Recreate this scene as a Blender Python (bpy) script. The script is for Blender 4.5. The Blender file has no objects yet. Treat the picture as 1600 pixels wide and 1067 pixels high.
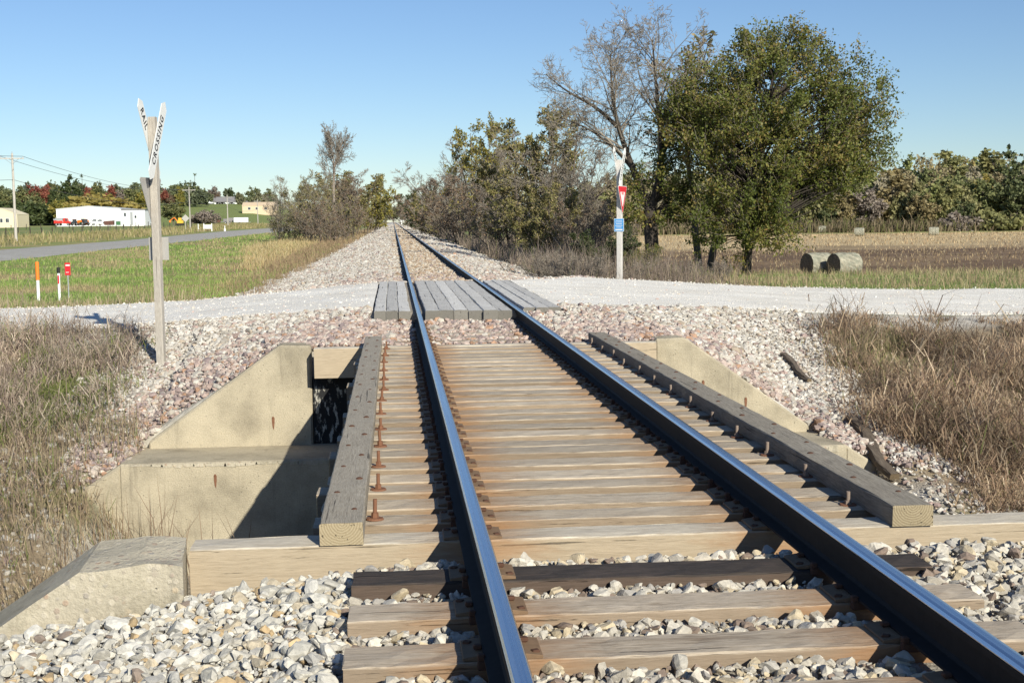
import bpy, bmesh, math, random
import numpy as np
from mathutils import Vector, Matrix
C = bpy.context.scene.collection
rad = math.radians
random.seed(7)
RG = np.random.default_rng(11)
XC = 1.11                                   # track centre line; z = 0 is the rail head

# ------------------------------------------------------------------ helpers
def vnoise(x, y, s=1.0, seed=0):
    x = np.asarray(x, float) / s + seed * 17.3; y = np.asarray(y, float) / s - seed * 9.1
    xi = np.floor(x); yi = np.floor(y); fx = x - xi; fy = y - yi
    fx = fx * fx * (3 - 2 * fx); fy = fy * fy * (3 - 2 * fy)
    def h(a, b):
        v = np.sin(a * 127.1 + b * 311.7 + seed * 74.7) * 43758.5453
        return v - np.floor(v)
    return (h(xi, yi) * (1 - fx) + h(xi + 1, yi) * fx) * (1 - fy) + (h(xi, yi + 1) * (1 - fx) + h(xi + 1, yi + 1) * fx) * fy
def fbm(x, y, s=1.0, seed=0, o=4):
    t = 0; a = .5; n = 0
    for i in range(o):
        t = t + a * vnoise(x, y, s / 2 ** i, seed + i); n += a; a *= .5
    return t / n
def sm(t):
    t = np.clip(t, 0, 1); return t * t * (3 - 2 * t)
def lerp(a, b, t): return a + (b - a) * t

def npmesh(name, V, F, col=None, smooth=False):
    """V (n,3); F list of int arrays (m,k); col (n,3) point colours"""
    me = bpy.data.meshes.new(name)
    F = [np.asarray(f) for f in F if len(f)]
    nl = sum(f.size for f in F); nf = sum(len(f) for f in F)
    me.vertices.add(len(V)); me.vertices.foreach_set('co', np.asarray(V, np.float32).ravel())
    me.loops.add(nl); me.loops.foreach_set('vertex_index', np.concatenate([f.ravel() for f in F]).astype(np.int32))
    me.polygons.add(nf)
    tot = np.concatenate([np.full(len(f), f.shape[1]) for f in F]).astype(np.int32)
    st = np.concatenate([[0], np.cumsum(tot)[:-1]]).astype(np.int32)
    me.polygons.foreach_set('loop_start', st)
    me.polygons.foreach_set('loop_total', tot)
    me.polygons.foreach_set('use_smooth', np.full(nf, smooth))
    me.update(calc_edges=True); me.validate()
    if col is not None:
        at = me.color_attributes.new('Col', 'FLOAT_COLOR', 'POINT')
        c4 = np.ones((len(V), 4), np.float32); c4[:, :3] = col
        at.data.foreach_set('color', c4.ravel())
    return me
def ob(name, me, m=None, parent=None, loc=None):
    o = bpy.data.objects.new(name, me); C.objects.link(o)
    if m is not None and not me.materials: me.materials.append(m)
    if parent is not None: o.parent = parent
    if loc is not None: o.location = loc
    return o
def tag(o, label=None, cat=None, group=None, kind=None):
    if label: o['label'] = label
    if cat: o['category'] = cat
    if group: o['group'] = group
    if kind: o['kind'] = kind
    return o
def thing(name, label, cat, loc=(0, 0, 0), rz=0, group=None):
    o = bpy.data.objects.new(name, None); C.objects.link(o)
    o.location = loc; o.rotation_euler = (0, 0, rz); o.empty_display_size = .1
    return tag(o, label, cat, group)
def recolor(o, m):
    o.material_slots[0].link = 'OBJECT'; o.material_slots[0].material = m
def dup(root, loc, rz=0, label=None, scale=None, mats=None):
    r = root.copy(); C.objects.link(r); r.location = loc; r.rotation_euler = (0, 0, rz)
    if label: r['label'] = label
    if scale: r.scale = scale
    def rec(a, b):
        for ch in list(a.children):
            c = ch.copy(); C.objects.link(c); c.parent = b
            if mats and ch.name.split('.')[0] in mats: recolor(c, mats[ch.name.split('.')[0]])
            rec(ch, c)
    rec(root, r)
    return r

class MB:
    def __init__(s): s.b = bmesh.new()
    def box(s, lo, hi, bev=0, M=None, jit=0, seg=1):
        t = bmesh.new(); bmesh.ops.create_cube(t, size=1)
        for v in t.verts:
            v.co = Vector([(lo[i] + hi[i]) / 2 + v.co[i] * (hi[i] - lo[i]) for i in range(3)])
        if bev: bmesh.ops.bevel(t, geom=t.edges[:], offset=bev, segments=seg, affect='EDGES', profile=.5)
        if jit:
            for v in t.verts: v.co += Vector((random.uniform(-jit, jit), random.uniform(-jit, jit), random.uniform(-jit, jit)))
        s.add(t, M)
    def add(s, t, M=None):
        if M is not None: t.transform(M)
        me = bpy.data.meshes.new('tmp'); t.to_mesh(me); t.free(); s.b.from_mesh(me); bpy.data.meshes.remove(me)
    def cyl(s, p, q, r, r2=None, n=10):
        p = Vector(p); q = Vector(q); d = q - p; t = bmesh.new()
        bmesh.ops.create_cone(t, cap_ends=True, segments=n, radius1=r, radius2=r if r2 is None else r2, depth=d.length)
        s.add(t, Matrix.Translation((p + q) / 2) @ d.to_track_quat('Z', 'Y').to_matrix().to_4x4())
    def prism(s, pts, axis, a, b, bev=0):
        """polygon in the plane normal to axis, extruded from a to b"""
        t = bmesh.new()
        def mk(u, v, w): return {'x': (w, u, v), 'y': (u, w, v), 'z': (u, v, w)}[axis]
        A = [t.verts.new(mk(u, v, a)) for u, v in pts]; B = [t.verts.new(mk(u, v, b)) for u, v in pts]
        t.faces.new(A); t.faces.new(B[::-1]); n = len(pts)
        for i in range(n): t.faces.new((A[i], B[i], B[(i + 1) % n], A[(i + 1) % n]))
        bmesh.ops.recalc_face_normals(t, faces=t.faces[:])
        if bev: bmesh.ops.bevel(t, geom=t.edges[:], offset=bev, segments=1, affect='EDGES')
        s.add(t)
    def ball(s, c, r, n=2, sc=(1, 1, 1)):
        t = bmesh.new(); bmesh.ops.create_icosphere(t, subdivisions=n, radius=r)
        s.add(t, Matrix.Translation(c) @ Matrix.Diagonal((*sc, 1)))
    def mesh(s, name):
        me = bpy.data.meshes.new(name); s.b.to_mesh(me); s.b.free(); return me
    def build(s, name, m, parent=None, loc=None):
        return ob(name, s.mesh(name), m, parent, loc)

# ------------------------------------------------------------------ materials
def mat(name, rough=.8, metal=0, spec=.3):
    m = bpy.data.materials.new(name); m.use_nodes = True
    b = m.node_tree.nodes['Principled BSDF']
    b.inputs['Roughness'].default_value = rough; b.inputs['Metallic'].default_value = metal
    b.inputs['Specular IOR Level'].default_value = spec
    return m, m.node_tree, b
def N(nt, t, **k):
    n = nt.nodes.new(t)
    for a, v in k.items(): setattr(n, a, v)
    return n
def noise(nt, vec, scale, detail=4, rough=.6, out='Fac', dist=0):
    n = N(nt, 'ShaderNodeTexNoise'); n.inputs['Scale'].default_value = scale; n.inputs['Detail'].default_value = detail
    n.inputs['Roughness'].default_value = rough; n.inputs['Distortion'].default_value = dist
    if vec is not None: nt.links.new(vec, n.inputs['Vector'])
    return n.outputs[out]
def ramp(nt, fac, stops):
    r = N(nt, 'ShaderNodeValToRGB'); e = r.color_ramp.elements
    while len(e) < len(stops): e.new(.5)
    for i, (p, c) in enumerate(stops): e[i].position = p; e[i].color = (*c, 1) if len(c) == 3 else c
    nt.links.new(fac, r.inputs['Fac']); return r.outputs['Color']
def mix(nt, fac, a, b, mode='MIX'):
    x = N(nt, 'ShaderNodeMix', data_type='RGBA', blend_type=mode)
    for i, v in ((0, fac), (6, a), (7, b)):
        if hasattr(v, 'links'): nt.links.new(v, x.inputs[i])
        else: x.inputs[i].default_value = v if i == 0 else (*v, 1)
    return x.outputs[2]
def mth(nt, op, a, b=None, c=None):
    x = N(nt, 'ShaderNodeMath', operation=op)
    for i, v in enumerate((a, b, c)):
        if v is None: continue
        if hasattr(v, 'links'): nt.links.new(v, x.inputs[i])
        else: x.inputs[i].default_value = v
    return x.outputs[0]
def mapr(nt, v, a, b, c=0, d=1):
    x = N(nt, 'ShaderNodeMapRange'); x.interpolation_type = 'SMOOTHSTEP'
    nt.links.new(v, x.inputs[0])
    for i, q in zip((1, 2, 3, 4), (a, b, c, d)): x.inputs[i].default_value = q
    return x.outputs[0]
def bump(nt, b, h, dist=.01, strength=1):
    x = N(nt, 'ShaderNodeBump'); x.inputs['Distance'].default_value = dist; x.inputs['Strength'].default_value = strength
    nt.links.new(h, x.inputs['Height']); nt.links.new(x.outputs[0], b.inputs['Normal'])
def pos(nt, scale=(1, 1, 1), kind='Position'):
    if kind == 'Position': o = N(nt, 'ShaderNodeNewGeometry').outputs['Position']
    else: o = N(nt, 'ShaderNodeTexCoord').outputs['Object']
    mp = N(nt, 'ShaderNodeMapping'); mp.inputs['Scale'].default_value = scale
    nt.links.new(o, mp.inputs['Vector']); return mp.outputs[0], mp
def plain(name, col, rough=.6, metal=0, var=.25, scale=6, spec=.3):
    """painted or weathered surface: a colour broken up by large and fine noise"""
    m, nt, b = mat(name, rough, metal, spec)
    v, _ = pos(nt)
    n = noise(nt, v, scale, 6, .65)
    c = mix(nt, n, tuple(x * (1 - var) for x in col), tuple(min(1, x * (1 + var)) for x in col))
    nt.links.new(c, b.inputs['Base Color']); bump(nt, b, n, .004, .3)
    return m
def vcol(name, rough=.9, fine=30, amt=.35, bd=.02, spec=.15, transl=0, bscale=None):
    """base colour from the mesh's own colour attribute, broken up by noise"""
    m, nt, b = mat(name, rough, 0, spec)
    at = N(nt, 'ShaderNodeVertexColor', layer_name='Col').outputs[0]
    if fine:
        v, _ = pos(nt)
        n = noise(nt, v, fine, 5, .7)
        k = ramp(nt, n, [(.25, (1 - amt,) * 3), (.75, (1 + amt,) * 3)])
        c = mix(nt, 1.0, at, k, 'MULTIPLY'); 
        if bd: bump(nt, b, noise(nt, v, bscale or fine, 6, .7), bd, 1)
    else: c = at
    nt.links.new(c, b.inputs['Base Color'])
    if transl:
        tr = N(nt, 'ShaderNodeBsdfTranslucent'); nt.links.new(c, tr.inputs['Color'])
        ms = N(nt, 'ShaderNodeMixShader'); ms.inputs[0].default_value = transl
        nt.links.new(b.outputs[0], ms.inputs[1]); nt.links.new(tr.outputs[0], ms.inputs[2])
        nt.links.new(ms.outputs[0], nt.nodes['Material Output'].inputs['Surface'])
    return m
def leafmat(name, stops, transl=.35):
    """leaf colour picked per leaf from the mesh's random attribute"""
    m, nt, b = mat(name, .55, 0, .3)
    at = N(nt, 'ShaderNodeVertexColor', layer_name='Col').outputs[0]
    s = N(nt, 'ShaderNodeSeparateColor'); nt.links.new(at, s.inputs[0])
    c = ramp(nt, s.outputs[0], stops)
    nt.links.new(c, b.inputs['Base Color'])
    tr = N(nt, 'ShaderNodeBsdfTranslucent'); nt.links.new(c, tr.inputs['Color'])
    ms = N(nt, 'ShaderNodeMixShader'); ms.inputs[0].default_value = transl
    nt.links.new(b.outputs[0], ms.inputs[1]); nt.links.new(tr.outputs[0], ms.inputs[2])
    nt.links.new(ms.outputs[0], nt.nodes['Material Output'].inputs['Surface'])
    return m
def wood(name, light, mid, dark, axis=0, stain=False, rough=.85, grain=42, bd=.004, light_amt=.5, side=.7, endc=None, sidec=None):
    m, nt, b = mat(name, rough, 0, .2)
    sc = [grain * 1.9] * 3; sc[axis] = 7.0
    v, mp = pos(nt, tuple(sc), 'Object')
    rnd = N(nt, 'ShaderNodeObjectInfo').outputs['Random']
    off = N(nt, 'ShaderNodeCombineXYZ')
    for i in range(3): nt.links.new(mth(nt, 'MULTIPLY', rnd, 71.0 + 13 * i), off.inputs[i])
    nt.links.new(off.outputs[0], mp.inputs['Location'])
    g = noise(nt, v, 1, 7, .68, dist=.6)
    v2, mp2 = pos(nt, (1.5, 1.5, 1.5), 'Object'); nt.links.new(off.outputs[0], mp2.inputs['Location'])
    big = noise(nt, v2, 2.2, 4, .6)
    sc3 = [16] * 3; sc3[axis] = 1.3
    v3, mp3 = pos(nt, tuple(sc3), 'Object'); nt.links.new(off.outputs[0], mp3.inputs['Location'])
    band = noise(nt, v3, 1, 3, .6)
    c = ramp(nt, g, [(.28, dark), (.45, mid), (.68, light)])
    sc5 = [grain * 6] * 3; sc5[axis] = 14
    v5, mp5 = pos(nt, tuple(sc5), 'Object'); nt.links.new(off.outputs[0], mp5.inputs['Location'])
    fine = noise(nt, v5, 1, 3, .7)
    c = mix(nt, mapr(nt, band, .4, .62, 0, .7), c, mid)
    c = mix(nt, 1.0, c, ramp(nt, fine, [(.3, (.62, .60, .57)), (.68, (1.14, 1.14, 1.14))]), 'MULTIPLY')
    c = mix(nt, mapr(nt, big, .45, .75, 0, light_amt * .7), c, light)
    tcn = N(nt, 'ShaderNodeTexCoord'); so = N(nt, 'ShaderNodeSeparateXYZ'); nt.links.new(tcn.outputs['Object'], so.inputs[0])
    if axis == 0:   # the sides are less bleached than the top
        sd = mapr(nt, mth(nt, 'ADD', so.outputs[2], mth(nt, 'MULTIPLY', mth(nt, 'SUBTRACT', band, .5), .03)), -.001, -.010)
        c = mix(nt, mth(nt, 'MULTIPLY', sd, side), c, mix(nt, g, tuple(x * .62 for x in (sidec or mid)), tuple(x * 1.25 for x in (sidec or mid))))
    sn = N(nt, 'ShaderNodeSeparateXYZ'); nt.links.new(tcn.outputs['Normal'], sn.inputs[0])
    if axis != 2:   # sawn ends: browner, with growth rings
        vr, _ = pos(nt, (1, 1, 1), 'Object'); wv = N(nt, 'ShaderNodeTexWave', wave_type='RINGS', rings_direction='Y' if axis == 1 else 'X'); wv.inputs['Scale'].default_value = 26; wv.inputs['Distortion'].default_value = 2.5; wv.inputs['Detail'].default_value = 3
        nt.links.new(vr, wv.inputs['Vector'])
        ea, eb = endc or (tuple(x * y for x, y in zip(mid, (.85, .74, .52))), tuple(x * y for x, y in zip(light, (.95, .86, .66)))); ec = mix(nt, wv.outputs['Fac'], ea, eb)
        c = mix(nt, mapr(nt, mth(nt, 'ABSOLUTE', sn.outputs[axis]), .6, .8, 0, .85), c, ec)
    tone = mapr(nt, rnd, 0, 1, .80, 1.12)
    tc = N(nt, 'ShaderNodeCombineColor')
    for i in range(3): nt.links.new(tone, tc.inputs[i])
    c = mix(nt, 1.0, c, tc.outputs[0], 'MULTIPLY')
    # open checks along the grain
    sc4 = [60] * 3; sc4[axis] = 1.1
    v4, mp4 = pos(nt, tuple(sc4), 'Object'); nt.links.new(off.outputs[0], mp4.inputs['Location'])
    ck = mapr(nt, noise(nt, v4, .8, 5, .6), .63, .68)
    c = mix(nt, mth(nt, 'MULTIPLY', ck, .8), c, tuple(x * .25 for x in dark))
    if stain:   # rust washed off the tie plates, either side of each rail
        xs = N(nt, 'ShaderNodeSeparateXYZ'); nt.links.new(N(nt, 'ShaderNodeTexCoord').outputs['Object'], xs.inputs[0])
        dd = mth(nt, 'ABSOLUTE', mth(nt, 'SUBTRACT', mth(nt, 'ABSOLUTE', xs.outputs[0]), .72))
        vs, mps = pos(nt, (5, 30, 30), 'Object'); nt.links.new(off.outputs[0], mps.inputs['Location'])
        f = mapr(nt, mth(nt, 'ADD', dd, mth(nt, 'MULTIPLY', noise(nt, vs, 1, 5, .7), .55)), .72, .26)
        c = mix(nt, mth(nt, 'MULTIPLY', f, .66), c, (.29, .14, .055))
    nt.links.new(c, b.inputs['Base Color'])
    h = mth(nt, 'SUBTRACT', g, mth(nt, 'MULTIPLY', ck, .8))
    bump(nt, b, h, bd, .9)
    return m
def concrete(name, base, patch=0, scale=1.0):
    m, nt, b = mat(name, .9, 0, .15)
    v, _ = pos(nt)
    big = noise(nt, v, 1.6, 6, .65); fine = noise(nt, v, 60, 4, .7)
    c = ramp(nt, big, [(.3, tuple(x * .66 for x in base)), (.52, base), (.72, tuple(min(1, x * 1.18) for x in base))])
    c = mix(nt, .5, c, ramp(nt, fine, [(.3, (.62, .60, .56)), (.7, (1.25, 1.25, 1.22))]), 'MULTIPLY')
    c = mix(nt, .3, c, c)
    # water streaks running down
    vs, _ = pos(nt, (9, 9, .5))
    st = mapr(nt, noise(nt, vs, 1, 4, .6), .56, .74)
    c = mix(nt, mth(nt, 'MULTIPLY', st, .6), c, tuple(x * .45 for x in base))
    # pits
    vo = N(nt, 'ShaderNodeTexVoronoi'); vo.inputs['Scale'].default_value = 14; nt.links.new(v, vo.inputs['Vector'])
    pit = mapr(nt, vo.outputs['Distance'], .10, .04)
    c = mix(nt, mth(nt, 'MULTIPLY', pit, .6), c, tuple(x * .4 for x in base))
    h = mth(nt, 'SUBTRACT', mth(nt, 'ADD', fine, big), pit)
    if patch:   # spalled face with exposed pebbles
        wa = N(nt, 'ShaderNodeTexVoronoi'); wa.inputs['Scale'].default_value = 24; nt.links.new(v, wa.inputs['Vector'])
        rv = N(nt, 'ShaderNodeSeparateColor'); nt.links.new(wa.outputs['Color'], rv.inputs[0])
        pc = ramp(nt, rv.outputs[0], [(.0, (.42, .37, .29)), (.45, (.50, .45, .36)), (.62, (.30, .18, .12)), (.8, (.24, .23, .22)), (1, (.45, .35, .23))])
        k = mapr(nt, noise(nt, v, 2.6, 4, .6), .40, .47)
        edge = mapr(nt, wa.outputs['Distance'], .42, .25)
        c = mix(nt, mth(nt, 'MULTIPLY', k, mth(nt, 'MULTIPLY', edge, .9)), c, pc)
        c = mix(nt, mth(nt, 'MULTIPLY', k, .3), c, (.54, .48, .38))
        h = mth(nt, 'ADD', h, mth(nt, 'MULTIPLY', mth(nt, 'MULTIPLY', edge, k), .25))
    nt.links.new(c, b.inputs['Base Color']); bump(nt, b, h, .012, .8)
    return m
def gravel(name, cols, scale, bd=.02, big=None):
    """cells of stones in the given colours"""
    m, nt, b = mat(name, .95, 0, .1)
    v, _ = pos(nt)
    vo = N(nt, 'ShaderNodeTexVoronoi'); vo.inputs['Scale'].default_value = scale; nt.links.new(v, vo.inputs['Vector'])
    s = N(nt, 'ShaderNodeSeparateColor'); nt.links.new(vo.outputs['Color'], s.inputs[0])
    c = ramp(nt, s.outputs[0], [(i / (len(cols) - 1), q) for i, q in enumerate(cols)])
    n = noise(nt, v, .7, 5, .65)
    c = mix(nt, 1.0, c, ramp(nt, n, [(.3, (.86, .84, .81)), (.7, (1.06, 1.06, 1.06))]), 'MULTIPLY')
    if big: c = mix(nt, mapr(nt, noise(nt, v, .35, 5, .7), .5, .7, 0, .55), c, big)
    nt.links.new(c, b.inputs['Base Color'])
    h = mth(nt, 'SUBTRACT', 1.0, vo.outputs['Distance'])
    bump(nt, b, mth(nt, 'ADD', h, noise(nt, v, scale * .3, 3)), bd, 1)
    return m

M = {}
M['ground'] = vcol('ground_mat', .95, 5, .38, .05, bscale=12)
M['stone'] = vcol('stone_mat', .9, 45, .28, .004)
M['blade'] = vcol('dry_grass_mat', .8, 0, transl=.3)
M['white_road'] = gravel('limestone_road_mat', [(.74, .70, .635), (.82, .78, .71), (.87, .835, .77), (.77, .73, .66), (.84, .80, .73)], 38, .011)
M['paved'] = gravel('asphalt_mat', [(.33, .32, .30), (.39, .375, .35), (.44, .425, .395)], 30, .006)
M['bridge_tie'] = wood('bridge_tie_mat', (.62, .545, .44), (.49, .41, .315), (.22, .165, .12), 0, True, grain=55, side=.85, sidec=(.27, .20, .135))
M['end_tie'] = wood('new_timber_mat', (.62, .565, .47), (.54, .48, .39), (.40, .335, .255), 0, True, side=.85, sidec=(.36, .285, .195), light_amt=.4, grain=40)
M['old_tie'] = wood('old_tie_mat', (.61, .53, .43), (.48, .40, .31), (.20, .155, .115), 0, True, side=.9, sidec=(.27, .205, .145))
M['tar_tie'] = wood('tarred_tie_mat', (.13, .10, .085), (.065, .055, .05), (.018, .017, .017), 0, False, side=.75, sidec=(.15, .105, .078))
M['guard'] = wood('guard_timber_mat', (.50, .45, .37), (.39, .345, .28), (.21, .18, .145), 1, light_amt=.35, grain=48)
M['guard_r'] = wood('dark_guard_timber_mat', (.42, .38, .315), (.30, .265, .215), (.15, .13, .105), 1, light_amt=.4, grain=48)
M['plank'] = wood('crossing_plank_mat', (.72, .70, .665), (.60, .58, .55), (.33, .315, .30), 1, light_amt=.7, grain=30, endc=((.10, .09, .075), (.15, .135, .11)))
M['post'] = wood('weathered_post_mat', (.54, .50, .445), (.45, .41, .36), (.27, .24, .21), 2, light_amt=.4)
M['post_white'] = wood('pale_post_mat', (.70, .68, .65), (.62, .59, .56), (.44, .41, .38), 2)
M['drift'] = wood('driftwood_mat', (.22, .18, .14), (.12, .095, .075), (.04, .033, .03), 1)
M['pole'] = wood('pole_mat', (.52, .49, .45), (.44, .41, .37), (.30, .27, .25), 2)
M['conc'] = concrete('concrete_mat', (.43, .375, .28))
M['conc_spall'] = concrete('spalled_concrete_mat', (.42, .375, .29), patch=1)
M['steel'] = plain('rolled_rail_steel_mat', (.022, .019, .019), .75, 0, .4, 20, .15)
m, nt, b = mat('polished_rail_mat', .22, 1.0); M['head'] = m
v, _ = pos(nt, (90, .4, 90)); n = noise(nt, v, 1, 3)
nt.links.new(ramp(nt, n, [(.3, (.50, .53, .58)), (.7, (.68, .70, .74))]), b.inputs['Base Color'])
nt.links.new(mapr(nt, n, .3, .7, .2, .34), b.inputs['Roughness'])
M['plate'] = plain('rusty_plate_mat', (.21, .135, .08), .8, .2, .4, 25)
M['rust'] = plain('rusty_bolt_mat', (.20, .095, .055), .85, .2, .35, 40)
M['rust_grey'] = plain('greyed_bolt_mat', (.27, .21, .17), .85, .2, .3, 40)
M['rust_dark'] = plain('dark_rust_mat', (.10, .05, .032), .85, .2, .35, 40)
M['girder'] = plain('girder_mat', (.035, .03, .028), .8, .3, .4, 8)
M['sign_white'] = plain('white_sign_mat', (.68, .68, .66), .5, 0, .10, 8)
M['sign_back'] = plain('sign_back_mat', (.44, .42, .39), .55, .3, .12, 8)
M['ink'] = plain('black_lettering_mat', (.02, .02, .022), .6, 0, .1)
M['red'] = plain('red_sign_mat', (.55, .02, .03), .5, 0, .08)
M['blue'] = plain('blue_sign_mat', (.06, .27, .58), .5, 0, .08)
M['orange'] = plain('orange_mat', (.85, .21, .03), .5, 0, .08)
M['black'] = plain('black_mat', (.02, .02, .02), .6, 0, .2)
M['white'] = plain('white_paint_mat', (.80, .81, .80), .5, 0, .05, .8)
M['white_wall'] = plain('white_cladding_mat', (.80, .81, .82), .6, 0, .05, .5)
M['cream'] = plain('cream_cladding_mat', (.68, .60, .42), .7, 0, .05, .5)
M['tan'] = plain('tan_wall_mat', (.62, .48, .33), .8, 0, .08, .5)
M['roof'] = plain('shingle_mat', (.22, .21, .21), .8, 0, .15, 1)
M['roof_light'] = plain('metal_roof_mat', (.60, .61, .62), .5, .2, .06, .5)
M['window'] = plain('window_glass_mat', (.05, .06, .07), .15, 0, .2, 1)
M['tyre'] = plain('tyre_mat', (.02, .02, .02), .85, 0, .2, 5)
M['truck_red'] = plain('red_paint_mat', (.55, .04, .03), .4, 0, .08, 1)
M['brown_metal'] = plain('brown_metal_mat', (.13, .06, .045), .6, .2, .2, 2)
M['yellow'] = plain('yellow_paint_mat', (.75, .42, .05), .5, 0, .08, 1)
M['green_paint'] = plain('green_paint_mat', (.06, .16, .07), .5, 0, .1, 1)
M['grey_metal'] = plain('grey_metal_mat', (.38, .39, .40), .5, .4, .1, 2)
M['bark'] = plain('bark_mat', (.13, .105, .085), .95, 0, .5, 14)
M['bark_dark'] = plain('dark_bark_mat', (.055, .045, .037), .95, 0, .5, 14)
M['bark_pale'] = plain('pale_bark_mat', (.24, .20, .17), .95, 0, .4, 14)
M['twig'] = plain('twig_mat', (.25, .215, .175), .95, 0, .3, 5)
M['wire'] = plain('wire_mat', (.14, .14, .145), .6, .3, .1, 1)
M['hay'] = vcol('hay_mat', .95, 40, .5, .03)

# ------------------------------------------------------------------ terrain heights
def ip(v, xs, ys): return np.interp(v, xs, ys)
def edgeN(x): return 19.6 + .36 * np.abs(x - XC)
def edgeF(x):
    d = x - XC
    return np.where(d > 0, ip(d, [1.4, 3.6, 20], [28.9, 33.0, 32.6]), ip(-d, [1.4, 5.4, 12, 20], [28.9, 28.4, 29.6, 30]))
def road_z(x):
    d = x - XC
    return ip(d, [-40, -20, -9, -5.5, -1.6, 0, 1.6, 4.75, 9, 13, 60], [-.62, -.60, -.53, -.38, -.07, -.07, -.07, -.26, -.54, -.65, -.75])
def hill(x, y):
    """left-hand farmland climbing away, and the wooded rise at the far right"""
    w = sm((-x - .03 * y - 8) / (.06 * y + 4)); 
    l = ip(y, [0, 150, 300, 400, 450, 600, 800, 1500], [0, .1, .7, 1.25, 1.5, 10.2, 15, 15])
    wr = sm((x - .1 * y) / (.15 * y + 5))
    r = ip(y, [0, 230, 330, 600, 1500], [0, 0, 5.5, 9, 9])
    return l * w + r * wr
def beyond_z(x, y):
    d = x - XC
    bl = ip(-d, [0, 1.75, 5.2, 7, 11, 16, 22, 33, 36, 60], [-.2, -.22, -.82, -.85, -.75, -.98, -.72, -.70, -.62, -.62])
    far = ip(y, [31, 48, 62, 75], [-.64, -.88, -1.75, -2.0])
    outer = lerp(-.62 + 0 * d, far, sm((d - 7.5) / 5))
    outer = lerp(outer, ip(y, [60, 110], [-.62, -1.3]), sm((y - 60) / 50) * sm((13 - d) / 6))
    br = ip(d, [0, 1.75, 3.7, 5.0], [-.2, -.22, -.60, -.72])
    z = np.where(d < 0, bl, lerp(br, outer, sm((d - 4) / 3)))
    return z + hill(x, y)
def H(x, y):
    x = np.asarray(x, float); y = np.asarray(y, float); d = x - XC; a = np.abs(d)
    R = road_z(x); eN = edgeN(x); eF = edgeF(x)
    E = ip(a, [0, 2.45, 4.15, 5.5, 8, 14, 40], [-.23, -.21, -1.33, -1.72, -1.8, -1.5, -1.2])
    u = np.clip((y - 15.9) / (eN - 15.9), 0, 1); t = 1 - (1 - u) ** 2
    t = np.where(a < 2.5, t * sm((y - 19.1) / .6), t * lerp(sm((y - 19.1) / .6), 1, sm((a - 1.7) / 1.2)))
    zfar = lerp(E + .045 * sm((y - 17.0) / 2) * (a < 3), R, t)
    Nn = ip(x, [-12, -6, -3, -1.9, -.95, 0, 1, 3.2, 5, 8, 14], [-2.2, -2.0, -1.15, -.52, -.38, -.26, -.26, -.26, -.7, -1.6, -2.0])
    zin = np.where(y < 5.75, Nn, np.where(y < 15.9, -2.75, zfar))
    zb = np.where(y < 10, lerp(Nn, -2.6, sm((y - 2.5) / 5.5)), -2.6)
    ub = np.clip((y - 10.5) / (eN - 10.5), 0, 1)
    zout = np.where(y < 10.5, zb, lerp(-2.6, R, np.where(ub > 0, ub ** .85, 0)))
    z = lerp(zin, zout, lerp(sm((a - 3.7) / 1.3), sm((a - 3.95) / .3), sm((y - 14.75) / .25)))
    z = np.where(y > eN, R, z)
    z = np.where(y > eF, lerp(R, beyond_z(x, y), sm((y - eF) / 2.5)), z)
    # small lumps away from the road and the bed
    rough = np.where((y > eN - .3) & (y < eF + .3), 0, 1) * sm((a - 2.6) / 1.5)
    pv = 1 - sm((3 - np.abs(x + 26.5) + 3.5) / 2)
    z = z + rough * pv * (fbm(x, y, 1.3, 3) - .5) * .16 + rough * pv * (fbm(x, y, 14, 5) - .5) * .3 * sm((y - 34) / 20)
    return z

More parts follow.
